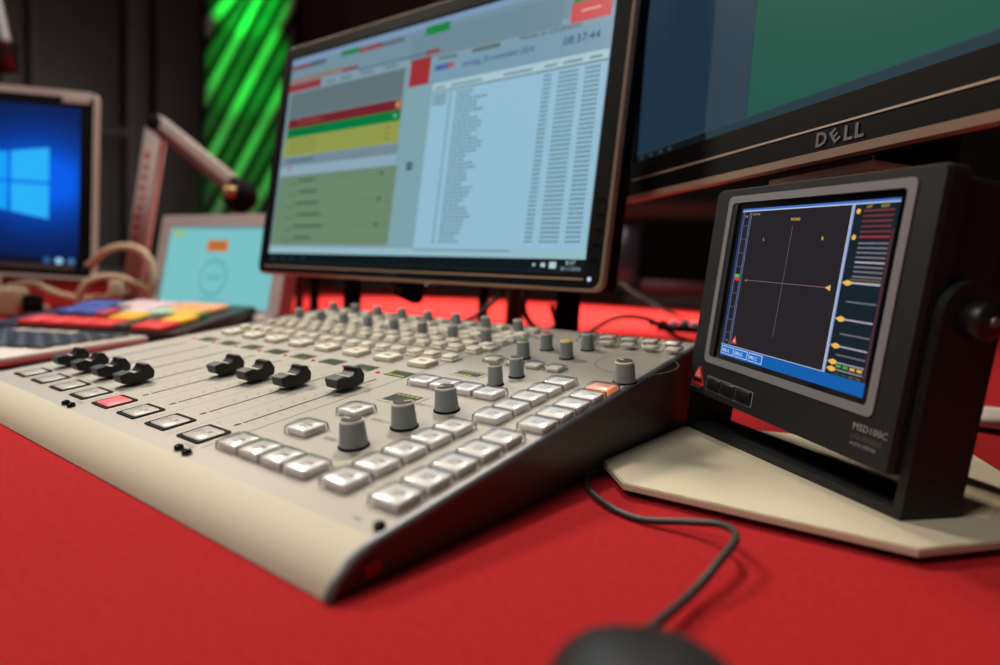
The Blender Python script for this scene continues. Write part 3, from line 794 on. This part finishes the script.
part('scroll_wheel', MB().lathe([(.008, -.003), (.009, -.002), (.009, .002), (.008, .003)], 20, M=MMX @ T(0, .030, .0205) @ Matrix.Rotation(PI/2, 4, 'Y')), M_blackmatte, ms)
front = MMX @ Vector((0, .052, .010))
part('strain_relief', MB().tube([MMX @ Vector((0, .048, .010)), MMX @ Vector((0, .060, .0095))], [.0034, .0024]), M_blackmatte, ms)
cp = [MMX @ Vector((0, .056, .0097)), at_z(688, 597, .006), at_z(718, 563, .010), at_z(736, 537, .0125), at_z(722, 525, .010), at_z(690, 522, .006), at_z(640, 519, .0021), at_z(607, 505, .0021), at_z(588, 488, .0021), at_z(587, 475, .0020), Vector((.1768, .1860, .0020)), Vector((.188, .194, .0020)), Vector((.215, .215, .0020)), Vector((.25, .24, .0020))]
part('cable', MB().tube(spline(cp, 10), .0018, 10), M_cable, ms)

# white mouse at the right edge
w0 = at_z(998, 428, 0)
wm = thing('computer_mouse', 'white low mouse with dark underside behind the meter bracket at right edge', 'mouse', w0, -.3)
wx = T(*w0) @ Matrix.Rotation(-.6, 4, 'Z')
part('shell', mouse_shape(.090, .062, .010, flat=.35), pbr('white_shell', (225, 215, 205), .35), wm, wx @ T(0, 0, .0055))
part('base', MB().lathe([(.026, 0), (.028, .0055)], 32, M=wx), M_black, wm)

# ------------------------------------------------------------------ left: silver keyboard
ka = .611
kw = Vector((math.cos(ka), math.sin(ka), 0)); kd = Vector((-math.sin(ka), math.cos(ka), 0))
kbr = Vector((-.560, .240, 0)); KL, KWd = .255, .36
kfr = kbr-kd*KL; k0 = kfr-kw*KWd
KM = Matrix.Translation(k0) @ Matrix.Rotation(ka, 4, 'Z')
kb = thing('keyboard', 'silver keyboard with dark keys left of the console, partly hidden by faders', 'keyboard', k0, ka)
part('case', MB().box(0, KWd, 0, KL, .006, .017, bev=.004, seg=3), M_silver, kb, KM)
for x, y in ((.03, .03), (.33, .03), (.03, .225), (.33, .225)): part('foot', MB().lathe([(.006, 0), (.006, .007)], 12, M=T(x, y)), M_blackmatte, kb, KM)
part('key_well', MB().box(.010, KWd-.010, .070, KL-.010, .0168, .0172), pbr('key_well_taupe', (140, 126, 118), .5), kb, KM)
M_key = pbr('dark_blue_key', (44, 52, 66), .4); M_fkey = pbr('pale_key', (190, 175, 165), .4)
kmesh = MB().box(-.0088, .0088, -.0100, .0100, 0, .0036, bev=.0012, taper=.001)
kmd = kmesh.mesh('key', [M_key]); kml = kmesh.mesh('key', [M_fkey])
for r in range(6):
    nk = 15
    for c in range(nk):
        x = .0235+c*.0224; y = .0865+r*.0277
        if r == 0 and 4 <= c <= 8: continue
        part('key', kml if (r == 5 and 8 <= c <= 11) else kmd, [], kb, KM @ T(x, y, .0172))
part('space_bar', MB().box(.1045, .2115, .0765, .0965, .0172, .0204, bev=.001), M_key, kb, KM)

# ------------------------------------------------------------------ colour key pad
pdv = Vector((-.57, .82, .108)).normalized(); pwv = Vector((.82, .57, 0))
po = Vector((-.597, .272, .0185))
PPM = frameM(po, pwv, pdv)
pad = thing('keypad', 'black sloping keypad with red, yellow, blue and white keys behind the keyboard', 'keypad', (po.x-.15, po.y+.03, 0), math.atan2(.57, .82))
s = MB()
x0, x1, y0, y1 = -.262, .030, -.012, .262
c8 = [PPM @ Vector((x, y, 0)) for x, y in ((x0, y0), (x1, y0), (x1, y1), (x0, y1))]; c0 = [Vector((p.x, p.y, .001)) for p in c8]
s.add(c0+c8, [[3, 2, 1, 0], [4, 5, 6, 7], [0, 1, 5, 4], [1, 2, 6, 5], [2, 3, 7, 6], [3, 0, 4, 7]])
part('housing', s, M_black, pad)
def pk(x0, x1, y0, y1, c, nm):
    s = MB().box(x0+.001, x1-.001, y0+.0015, y1-.0015, .0003, .0085, bev=.003, seg=3, taper=.0015)
    part('key', s, pbr(nm, c, .4), pad, PPM, nm.replace('_', ' '))
for k in range(4): pk(-.215+k*.0365, -.215+(k+1)*.0365, -.008, .045, (225, 52, 46), 'red_key')
pk(-.069, -.046, -.008, .045, (52, 48, 44), 'dark_key'); pk(-.044, .010, -.008, .045, (222, 48, 44), 'red_key')
for k in range(2): pk(-.225+k*.033, -.225+(k+1)*.033, .080, .140, (60, 84, 160), 'blue_key')
for k in range(2): pk(-.240+k*.030, -.240+(k+1)*.030, .142, .205, (66, 92, 176), 'blue_key')
pk(-.158, -.138, .080, .128, (214, 70, 84), 'pink_red_key'); pk(-.118, -.070, .050, .105, (240, 184, 20), 'yellow_key'); pk(-.066, -.036, .050, .105, (60, 56, 50), 'dark_key'); pk(-.034, .008, .048, .105, (244, 186, 10), 'yellow_key')
pk(-.136, -.092, .108, .160, (226, 206, 204), 'white_key'); pk(-.090, -.056, .108, .160, (168, 214, 190), 'mint_key'); pk(-.054, -.008, .108, .160, (240, 180, 60), 'yellow_key'); pk(-.006, .006, .108, .140, (70, 130, 70), 'green_key')
for k in range(2): pk(-.176+k*.040, -.176+(k+1)*.040, .163, .230, (226, 196, 206), 'pale_pink_key')
for k in range(2): pk(-.090+k*.045, -.090+(k+1)*.045, .163, .230, (238, 160, 108), 'orange_key')

# ------------------------------------------------------------------ left monitor with blue desktop
lo_, la = at_d(95, 278, 1.30), .74
LW, LH = .52, None
W = Vector((math.cos(la), math.sin(la), 0)); 
tr = at_d(98, 85, 1.30); LH = (tr-lo_).length-.020
FML = F2(lo_-W*LW, la, .02, -.012); 
lm_ = thing('monitor', 'silver framed monitor with glowing blue desktop at left edge', 'monitor', (lo_.x-W.x*LW*.5, lo_.y-W.y*LW*.5+.05, 0), la)
o = rrect(0, LW, 0, LH, .014, 5); i_ = rrect(.007, LW-.007, .007, LH-.014, .006, 5)
part('frame', MB().frame(o, i_, -.009, .004, M=FML), M_silver, lm_)
part('corner_cap', MB().box(LW-.068, LW-.014, LH-.026, LH-.008, .002, .0048, bev=.001, M=FML), M_silver, lm_)
part('rear_shell', MB().prism([(x*.94+LW*.03, y*.94+LH*.03) for x, y in o], -.030, -.0085, M=FML), M_silver, lm_)
i3 = rrect(.030, LW-.034, .030, LH-.034, .002, 5)
part('inner_bezel', MB().ring(i_, i3, .0008, M=FML), M_bezel, lm_)
part('chin_line', MB().box(.012, LW-.040, .0195, .0285, .001, .002, M=FML), pbr('chin_grey', (92, 82, 76), .5), lm_)
d = MB()
X0, X1, Y0, Y1 = .030, LW-.034, .030, LH-.034
def mixc(a, b, t): return tuple(a[i]+(b[i]-a[i])*t for i in range(3))
cx_, cy_ = X1-.085, .205
ng = 34
vs_ = {}
def wall_col(x, y):
    dx, dy = x-cx_, y-cy_
    g = math.exp(-(dx*dx/.020+dy*dy/.012))
    beam = math.exp(-((dy-.34*dx)/.035)**2)*math.exp(-max(dx, 0)*9)+math.exp(-((dy+.34*dx)/.035)**2)*math.exp(-max(dx, 0)*9)
    c = mixc((3, 20, 62), (0, 92, 232), min(1, g*1.0+.35*beam*math.exp(-abs(dx)*3)))
    return c
for j in range(ng):
    for i in range(ng):
        xa, xb = X0+(X1-X0)*i/ng, X0+(X1-X0)*(i+1)/ng; ya, yb_ = Y0+(Y1-Y0)*j/ng, Y0+(Y1-Y0)*(j+1)/ng
        d.quad(xa, xb, ya, yb_, 0, M=FML, col=wall_col((xa+xb)/2, (ya+yb_)/2))
# four bright window panes seen in perspective
wx0, wx1 = X1-.215, X1-.060
for a, b in ((0, .48), (.52, 1)):
    for q0, q1 in ((0, .48), (.52, 1)):
        def P_(u, v): 
            x = wx0+(wx1-wx0)*u; hh = .085+.045*u; return (x, .205-.006+(v-.5)*hh*1.15)
        d.poly([P_(a, q0), P_(b, q0), P_(b, q1), P_(a, q1)], .0004, M=FML, col=(40, 176, 246) if a > .3 else (20, 160, 246))
d.quad(X0, X1, Y0, Y0+.014, .0004, M=FML, col=(6, 18, 44))
for k, c in enumerate(((40, 90, 140), (150, 200, 235), (70, 110, 160))): d.poly([(X1-.062+k*.024+.008*math.cos(2*PI*q/12), Y0+.008+.007*math.sin(2*PI*q/12)) for q in range(12)], .0006, M=FML, col=c)
part('display', d, M_scr, lm_)
part('power_led', MB().lathe([(.005, .001), (.004, .002)], 16, M=FML @ T(LW-.024, .022)), pbr('led_blue', (40, 46, 80), .4), lm_)
stp = lo_-W*LW*.5+Vector((-math.sin(la), math.cos(la), 0))*.05
s = MB().box(-.035, .035, -.015, .015, .012, .30, bev=.004, M=Matrix.Translation((stp.x, stp.y, 0)) @ Matrix.Rotation(la, 4, 'Z'))
part('stand_neck', s, M_silver, lm_)
part('stand_base', MB().box(-.10, .10, -.07, .07, 0, .012, bev=.004, M=Matrix.Translation((stp.x, stp.y, 0)) @ Matrix.Rotation(la, 4, 'Z')), M_silver, lm_)

# ------------------------------------------------------------------ silver tablet-like laptop screen with teal page
kk = 1.5; g_ = kk/1.3
to = CAM+(Vector((-.598, .261, .064))-CAM)*kk; FT = F2(to, .109, .17) @ Matrix.Scale(g_, 4); tw, th = .27*1.3, .120*1.3+.030; kk = 1.3
tb = thing('tablet', 'silver framed touch screen with teal page and orange button behind the keypad', 'tablet', (to.x+tw*g_/2, to.y+.04, 0), .109)
o = rrect(-.006, tw+.004, -.008, .120*kk+.010, .006, 5); i_ = rrect(.022, tw-.024, .002, .120*kk-.012, .002, 5)
part('frame', MB().frame(o, i_, -.014, .003, M=FT), pbr('silver_tablet_frame', (206, 196, 192), .4, metal=.2), tb)
part('rear_shell', MB().prism(o, -.022, -.014, M=FT), M_silver, tb)
d = MB(); tx0, tx1, ty0, ty1 = .022, tw-.024, .002, .120*kk-.012
d.quad(tx0, tx1, ty0, ty1, 0, M=FT, col=(120, 192, 196))
d.quad(tx0, tx1, ty1-.004, ty1, .0004, M=FT, col=(96, 150, 160))
d.quad(tx0+.006, tx0+.045, ty1-.017, ty1-.007, .0004, M=FT, col=(150, 190, 110))
d.quad(tx0+.118, tx0+.176, ty1-.045, ty1-.024, .0004, M=FT, col=(196, 116, 50))
d.quad(tx0+.126, tx0+.168, ty1-.037, ty1-.032, .0006, M=FT, col=(170, 96, 50))
cxx, cyy = tx0+.148, ty0+.050
d.ring([(cxx+.040*math.cos(2*PI*k/32), cyy+.035*math.sin(2*PI*k/32)) for k in range(32)], [(cxx+.032*math.cos(2*PI*k/32), cyy+.027*math.sin(2*PI*k/32)) for k in range(32)], .0004, M=FT, col=(104, 174, 182))
d.quad(cxx-.022, cxx+.022, cyy-.004, cyy+.006, .0004, M=FT, col=(108, 178, 186))
d.quad(cxx-.036, cxx+.036, ty0+.006, ty0+.012, .0004, M=FT, col=(108, 178, 186))
for k in range(7): d.quad(tx0+.004, tx0+.030, ty0+.006+k*.013, ty0+.0075+k*.013, .0004, M=FT, col=(104, 174, 182))
part('display', d, M_scr, tb)
fw = pbr('white_foot', (222, 206, 200), .45)
for s0 in (tw-.048,):
    p = FT @ Vector((s0+.02, -.008, -.006)); fm_ = Matrix.Translation((p.x, p.y, 0)) @ Matrix.Rotation(.109, 4, 'Z')
    part('foot', MB().box(-.026, .026, -.030, .050, 0, p.z+.004, bev=.004, taper=.004, M=fm_), fw, tb)

# ------------------------------------------------------------------ microphone boom arm
BD = 1.55
j0, j1, j2 = at_d(157, 126, BD), at_d(137, 262, BD), at_d(231, 184, BD-.05)
base = j1+(j1-j0).normalized()*.0; 
base = j0+(j1-j0)*((j0.z-.02)/(j0.z-j1.z))
bmr = thing('boom_arm', 'white and red jointed microphone arm with black end joint behind the tablet', 'microphone arm', (base.x, base.y, 0))
def flatbar(p, q, w, th_, mats_mi=0, mb=None, off=0.):
    ax = (q-p); L = ax.length; ax.normalize(); nn = CF.copy(); nn.z = 0; nn.normalize(); sd = ax.cross(nn).normalized(); nn = sd.cross(ax)
    m_ = Matrix.Identity(4)
    for i in range(3): m_[i][0] = sd[i]; m_[i][1] = ax[i]; m_[i][2] = nn[i]; m_[i][3] = p[i]
    mb.box(off-w/2, off+w/2, 0, L, -th_/2, th_/2, bev=.003, mi=mats_mi, M=m_); return m_
M_armw = pbr('arm_white', (205, 190, 186), .5); M_armred = pbr('arm_red_print', (190, 92, 96), .5); M_armdr = pbr('arm_dark_red', (104, 40, 40), .5)
s = MB(); mA = flatbar(base, j0, .046, .026, 0, s)
L = (j0-base).length
rb = random.Random(5)
for k in range(9):
    y = L*.34+k*.026
    for side in (-.0136, .0136): s.box(-.002, .014+rb.uniform(-.004, .004), y, y+rb.uniform(.010, .020), side-.0003, side+.0003, mi=1, M=mA)
part('lower_arm', s, [M_armw, M_armred], bmr)
s = MB(); flatbar(j0+Vector((0, 0, .006)), j2, .026, .026, 0, s, off=.010); flatbar(j0+Vector((0, 0, .006)), j2, .018, .024, 1, s, off=-.013)
part('upper_arm', s, [M_armw, M_armdr], bmr)
def ball(p, r, mat, nm): part(nm, MB().lathe([(.0005, -r)]+[(r*math.cos(math.radians(a)), r*math.sin(math.radians(a))) for a in range(-75, 76, 15)]+[(.0005, r)], 20, M=Matrix.Translation(p), cap=False), mat, bmr)
ball(j0+Vector((0, 0, .004)), .026, M_blackmatte, 'elbow_joint')
jm = at_d(240, 196, BD-.05); ball(jm, .042, M_blackmatte, 'end_joint')
part('joint_knob', MB().lathe([(.014, 0), (.014, .02), (.008, .024)], 18, M=Matrix.Translation(at_d(233, 192, BD-.11)) @ Matrix.Rotation(PI/2, 4, 'X')), pbr('brass_knob', (170, 140, 100), .4, metal=.5), bmr)
part('clamp_base', MB().lathe([(.05, 0), (.05, .012), (.02, .02), (.018, .03)], 24, M=Matrix.Translation((base.x, base.y, 0))), M_blackmatte, bmr)

# desk lamp head peeking in at the top-left corner
lp = at_d(-4, 60, 1.7)
lam = thing('desk_lamp', 'dark lamp with pale edge standing behind the left monitor, cut by picture edge', 'lamp', (lp.x, lp.y, 0))
part('stem', MB().tube([Vector((lp.x, lp.y, .015)), Vector((lp.x, lp.y, lp.z-.02))], .012), M_blackmatte, lam)
part('base', MB().lathe([(.08, 0), (.08, .012), (.012, .018)], 28, M=T(lp.x, lp.y)), M_blackmatte, lam)
part('lamp_head', MB().lathe([(.024, -.03), (.050, -.02), (.052, .05), (.040, .085), (.01, .095)], 28, M=Matrix.Translation(lp)), M_black, lam)
q0, q1 = at_d(-3, 2, 1.66), at_d(6, 42, 1.66)
part('lamp_arm', MB().tube([q0+(q0-q1)*1.2, q0, q1], .012), pbr('lamp_pale', (150, 155, 160), .4), lam)

# ------------------------------------------------------------------ cream cables on the left
def cable(label, pts, r, mat=None, cat='cable', group=None, nm='cable'):
    return tag(part(nm, MB().tube(spline(pts, 12), r, 10), mat or M_creamcable, None), label, cat, group)
D = 1.12
def at_b(px, py, d): return at_d(px, py, d+.13)
cable('tall cream cable loop standing right of the blue monitor', [at_b(70, 272, 1.22), at_b(92, 263, 1.16), at_b(104, 252, D), at_b(122, 246.5, D), at_b(140, 250, D), at_b(152, 265, D), at_b(152, 288, D), at_b(144, 312, D+.04), Vector((-1.03, .478, .0065))], .0075)
cable('low cream cable arch just behind the blue keys', [at_b(80, 305, 1.08), at_b(80, 294, 1.07), at_b(88, 282, 1.07), at_b(104, 277, 1.08), at_b(124, 279, 1.10), at_b(146, 289, 1.12), at_b(154, 300, 1.13)], .0069)
cable('cream cable trailing left along the red cloth under the blue monitor', [at_z(-30, 300, .006), at_b(0, 291, 1.15), at_b(18, 284, 1.15), at_b(36, 283, 1.14), at_b(54, 292, 1.12), at_b(80, 298, 1.10), at_b(108, 296, 1.10), at_b(130, 292, 1.12)], .0061)
cn = at_b(116, 289, 1.05)
tag(part('cable_connector', MB().box(-.011, .011, -.010, .010, -.016, .016, bev=.004, M=Matrix.Translation(cn) @ Matrix.Rotation(la, 4, 'Z')), M_creamcable, None), 'cream plug held between the cable loops behind the keypad', 'plug')
b0 = at_z(8, 303, 0)
lump = thing('cable_adapter', 'cream and dark adapter lying at left edge on red cloth under monitor', 'adapter', (b0.x, b0.y, 0), la)
q = at_d(6, 293, 1.20)
part('housing', MB().box(-.045, .035, -.02, .02, .0, q.z+.012, bev=.008, M=Matrix.Translation((q.x, q.y, 0)) @ Matrix.Rotation(la, 4, 'Z')), pbr('adapter_tan', (170, 146, 118), .6), lump)
part('plug', MB().box(.035, .065, -.012, .012, .01, q.z, bev=.006, M=Matrix.Translation((q.x, q.y, 0)) @ Matrix.Rotation(la, 4, 'Z')), M_blackmatte, lump)
lump.matrix_basis = lump.matrix_basis

# grey cable loop next to the pad's right side
cable('dark grey cable lying between the keypad and the console', [at_z(188, 338, .005), at_z(197, 332, .012), at_z(213, 329, .014), at_z(230, 331, .010), at_z(240, 334, .005)], .0045, pbr('grey_cable', (66, 72, 76), .5))
cg = [Vector((-.545, .268, .006)), Vector((-.535, .282, .006))]
for k, (px, py) in enumerate(((172, 335), (182, 337))):
    p = at_z(px, py, .010)
    tag(part('cable_plug', MB().lathe([(.002, -.009), (.008, -.006), (.008, .006), (.002, .009)], 14, M=Matrix.Translation((p.x, p.y, .0085)) @ Matrix.Rotation(.4+k, 4, 'X')), M_creamcable, None), 'small cream plug lying beside keypad corner, '+('nearer the red key' if k == 0 else 'nearer the console'), 'plug', 'cream plugs by the keypad')

# ------------------------------------------------------------------ things behind the centre monitor
def pole(px, py, dz, r, top, label, mat, nm='stand_pole', cat='stand'):
    p = at_z(px, py, 0) if dz is None else at_d(px, py, dz); p.z = 0
    t = thing(nm, label, cat, p)
    part('tube', MB().tube([(p.x, p.y, .008), (p.x, p.y, top)], r, 16), mat, t); part('foot_plate', MB().lathe([(r*2.6, 0), (r*2.6, .006), (r*1.1, .012)], 24, M=T(p.x, p.y)), mat, t)
    return p
M_brown = pbr('brown_metal', (58, 40, 36), .5)
pole(513, 335, 1.05, .015, .30, 'brown post standing on red cloth behind the centre monitor', M_brown)
pole(482, 330, 1.0, .0085, .26, 'thin black pole behind the centre monitor, left of the brown post', M_blackmatte)
pole(299, 312, 1.30, .008, .24, 'thin brown post under the left end of the centre monitor', M_brown)
pole(314, 312, 1.22, .009, .24, 'thin black post under the left end of the centre monitor, right of a brown one', M_blackmatte)
q = at_d(410, 289, .80)
conn = thing('cable_plug', 'black plug and cable hanging below the centre monitor', 'cable', q)
part('plug', MB().box(-.024, .020, -.010, .010, -.016, .014, bev=.006, M=Matrix.Translation(q) @ Matrix.Rotation(.25, 4, 'Y')), M_blackmatte, conn)
part('cable', MB().tube(spline([at_d(388, 262, .83), at_d(390, 280, .82), at_d(398, 288, .80), at_d(410, 291, .80), at_d(424, 289, .80), at_d(432, 280, .82), at_d(434, 262, .83)], 8), .0055, 10), M_cable, conn)
cable('black cable slanting down from the monitor to the thin pole', [at_d(512, 262, .98), at_d(505, 288, .98), at_d(492, 303, .98), at_d(472, 318, .97), at_d(452, 326, .97)], .004, M_cable)
cable('black cable looping beside the black upright of the centre monitor', [at_d(532, 262, 1.0), at_d(524, 300, .98), at_d(527, 318, .97), at_d(540, 330, .96), at_d(556, 326, .96), at_d(552, 306, .97)], .005, M_cable)
cable('black cable arching over the red cloth behind the blue knob', [at_d(590, 332, .93), at_d(600, 325, .93), at_d(615, 318, .93), at_d(632, 316.5, .93), at_d(650, 320, .93), at_d(664, 328, .93), at_d(680, 338, .95), at_d(700, 345, .97)], .0035, M_cable)
q = at_d(676, 329, .98)
ad = thing('cable_joint', 'row of small pale and teal connectors on a black lead, beside the meter', 'connector', q)
RX = Matrix.Translation(q) @ Matrix.Rotation(.62, 4, 'Z')
part('lead', MB().tube([RX @ Vector((-.03, 0, .002)), RX @ Vector((.05, 0, 0))], .006), M_blackmatte, ad)
for k, c in enumerate(((190, 180, 200), (60, 60, 66), (180, 190, 205), (70, 130, 130), (200, 190, 205))):
    part('connector', MB().box(-.045+k*.017, -.032+k*.017, -.006, .006, .003, .013, bev=.002, M=RX), pbr('connector_%s' % 'abcde'[k], c, .4), ad)
cable('thin dark cable crossing the red cloth between monitors', [at_d(620, 283, 1.5), at_d(640, 297, 1.45), at_d(662, 309, 1.4), at_d(690, 322, 1.3), at_d(720, 332, 1.25)], .0035, M_cable)
# glossy black box between the two monitors
q = at_z(638, 304.5, 0)
bx = thing('equipment_box', 'glossy black cabinet with reflective left side between the two large monitors', 'cabinet', (q.x, q.y, 0))
BXM = Matrix.Translation((q.x, q.y, 0)) @ Matrix.Rotation(.42, 4, 'Z')
dq = (q-CAM).dot(CF)
zt = at_d(640, 218, dq).z
part('plinth', MB().box(-.10, 1.1, -.04, .52, 0, .075, bev=.006, M=BXM), pbr('plinth_grey', (84, 76, 68), .7), bx)
part('base_band', MB().box(.01, 1.02, .01, .48, .075, .19, bev=.006, M=BXM), pbr('painted_red_reflection', (120, 40, 42), .35), bx)  # red reflection on the glossy base, put into its colour
part('housing', MB().box(0, 1.03, 0, .50, .19, zt, bev=.04, M=BXM, seg=4), M_blackmatte, bx)
part('glossy_panel', MB().box(-.21, -.006, .05, .40, .075, zt-.04, bev=.045, M=BXM, seg=4), pbr('painted_reflection_gloss', (58, 68, 82), .2), bx)  # bluish colour paints the light mirrored in the black side
part('top_rail', MB().box(-.22, 1.2, .10, .36, zt, zt+.14, bev=.01, M=BXM), pbr('brown_rail', (86, 62, 54), .7, spec=.2), bx)
# black speaker just behind the meter
q = at_d(704, 330, .66)
sp = thing('loudspeaker', 'small black loudspeaker standing behind the left edge of the audio meter', 'loudspeaker', (q.x+.03, q.y+.02, 0))
zt = at_d(704, 206, .66).z
SM = Matrix.Translation((q.x, q.y, 0)) @ Matrix.Rotation(-.60, 4, 'Z')
part('cabinet', MB().box(0, .075, .015, .085, .003, zt, bev=.010, M=SM, seg=3), M_blackmatte, sp)
part('grille', MB().box(.006, .069, .010, .016, .012, zt-.012, bev=.003, M=SM), M_black, sp)
for x in (.012, .063): part('rubber_foot', MB().box(x-.006, x+.006, .03, .07, 0, .004, M=SM), M_blackmatte, sp)

# ------------------------------------------------------------------ light
w = bpy.data.worlds.new('world'); sc.world = w; w.use_nodes = True
bgk = w.node_tree.nodes['Background']; bgk.inputs[0].default_value = (1, .9, .8, 1); bgk.inputs[1].default_value = .05
def area(name, loc, target, size, power, col=(1, 1, 1), spread=None):
    l = bpy.data.lights.new(name, 'AREA'); l.size = size; l.energy = power; l.color = col
    if spread: l.spread = spread
    o = bpy.data.objects.new(name, l); COL.objects.link(o); o.location = loc
    o.rotation_euler = (Vector(target)-Vector(loc)).to_track_quat('-Z', 'Y').to_euler(); return o
def spot(name, loc, target, power, angle, col=(1, 1, 1), blend=.3, size=.05):
    l = bpy.data.lights.new(name, 'SPOT'); l.energy = power; l.spot_size = math.radians(angle); l.spot_blend = blend; l.color = col; l.shadow_soft_size = size
    o = bpy.data.objects.new(name, l); COL.objects.link(o); o.location = loc
    o.rotation_euler = (Vector(target)-Vector(loc)).to_track_quat('-Z', 'Y').to_euler(); return o
area('key_light', (-1.5, .34, 1.65), (.0, .2, 0), .35, 4.2, (1, .90, .76), math.radians(64))
area('back_key', (-.75, 1.30, 2.35), (.1, .15, 0), .22, 52, (1, .90, .78))
area('front_fill', (-.5, -1.5, 2.3), (-.1, .2, 0), 1.0, 36, (1, .94, .86))
spot('stage_spot', tuple(bg(.5, 3.0, 3.9)), tuple(bg(.2, 2.7, 0)), 3300, 35, (1, .95, .66), .6, .15)
area('wall_wash', tuple(bg(-7.2, 5.6, .8)), tuple(bg(-6.2, 7.6, .8)), 1.6, 42, (1, .92, .88))
for k, (z, e) in enumerate(((3.3, 1250), (2.5, 760), (1.7, 480), (.9, 330))):
    spot('green_spot', tuple(bg((gp0+gp1)/2+.2, 4.6, 4.1)), tuple(bg((gp0+gp1)/2-.06, 7.4, z)), e, 20.5, (.0, 1, .05), .6, .04)

# ------------------------------------------------------------------ output look
sc.view_settings.view_transform = 'Standard'; sc.view_settings.look = 'None'; sc.view_settings.gamma = 1; sc.view_settings.exposure = 0
sc.view_settings.use_curve_mapping = False
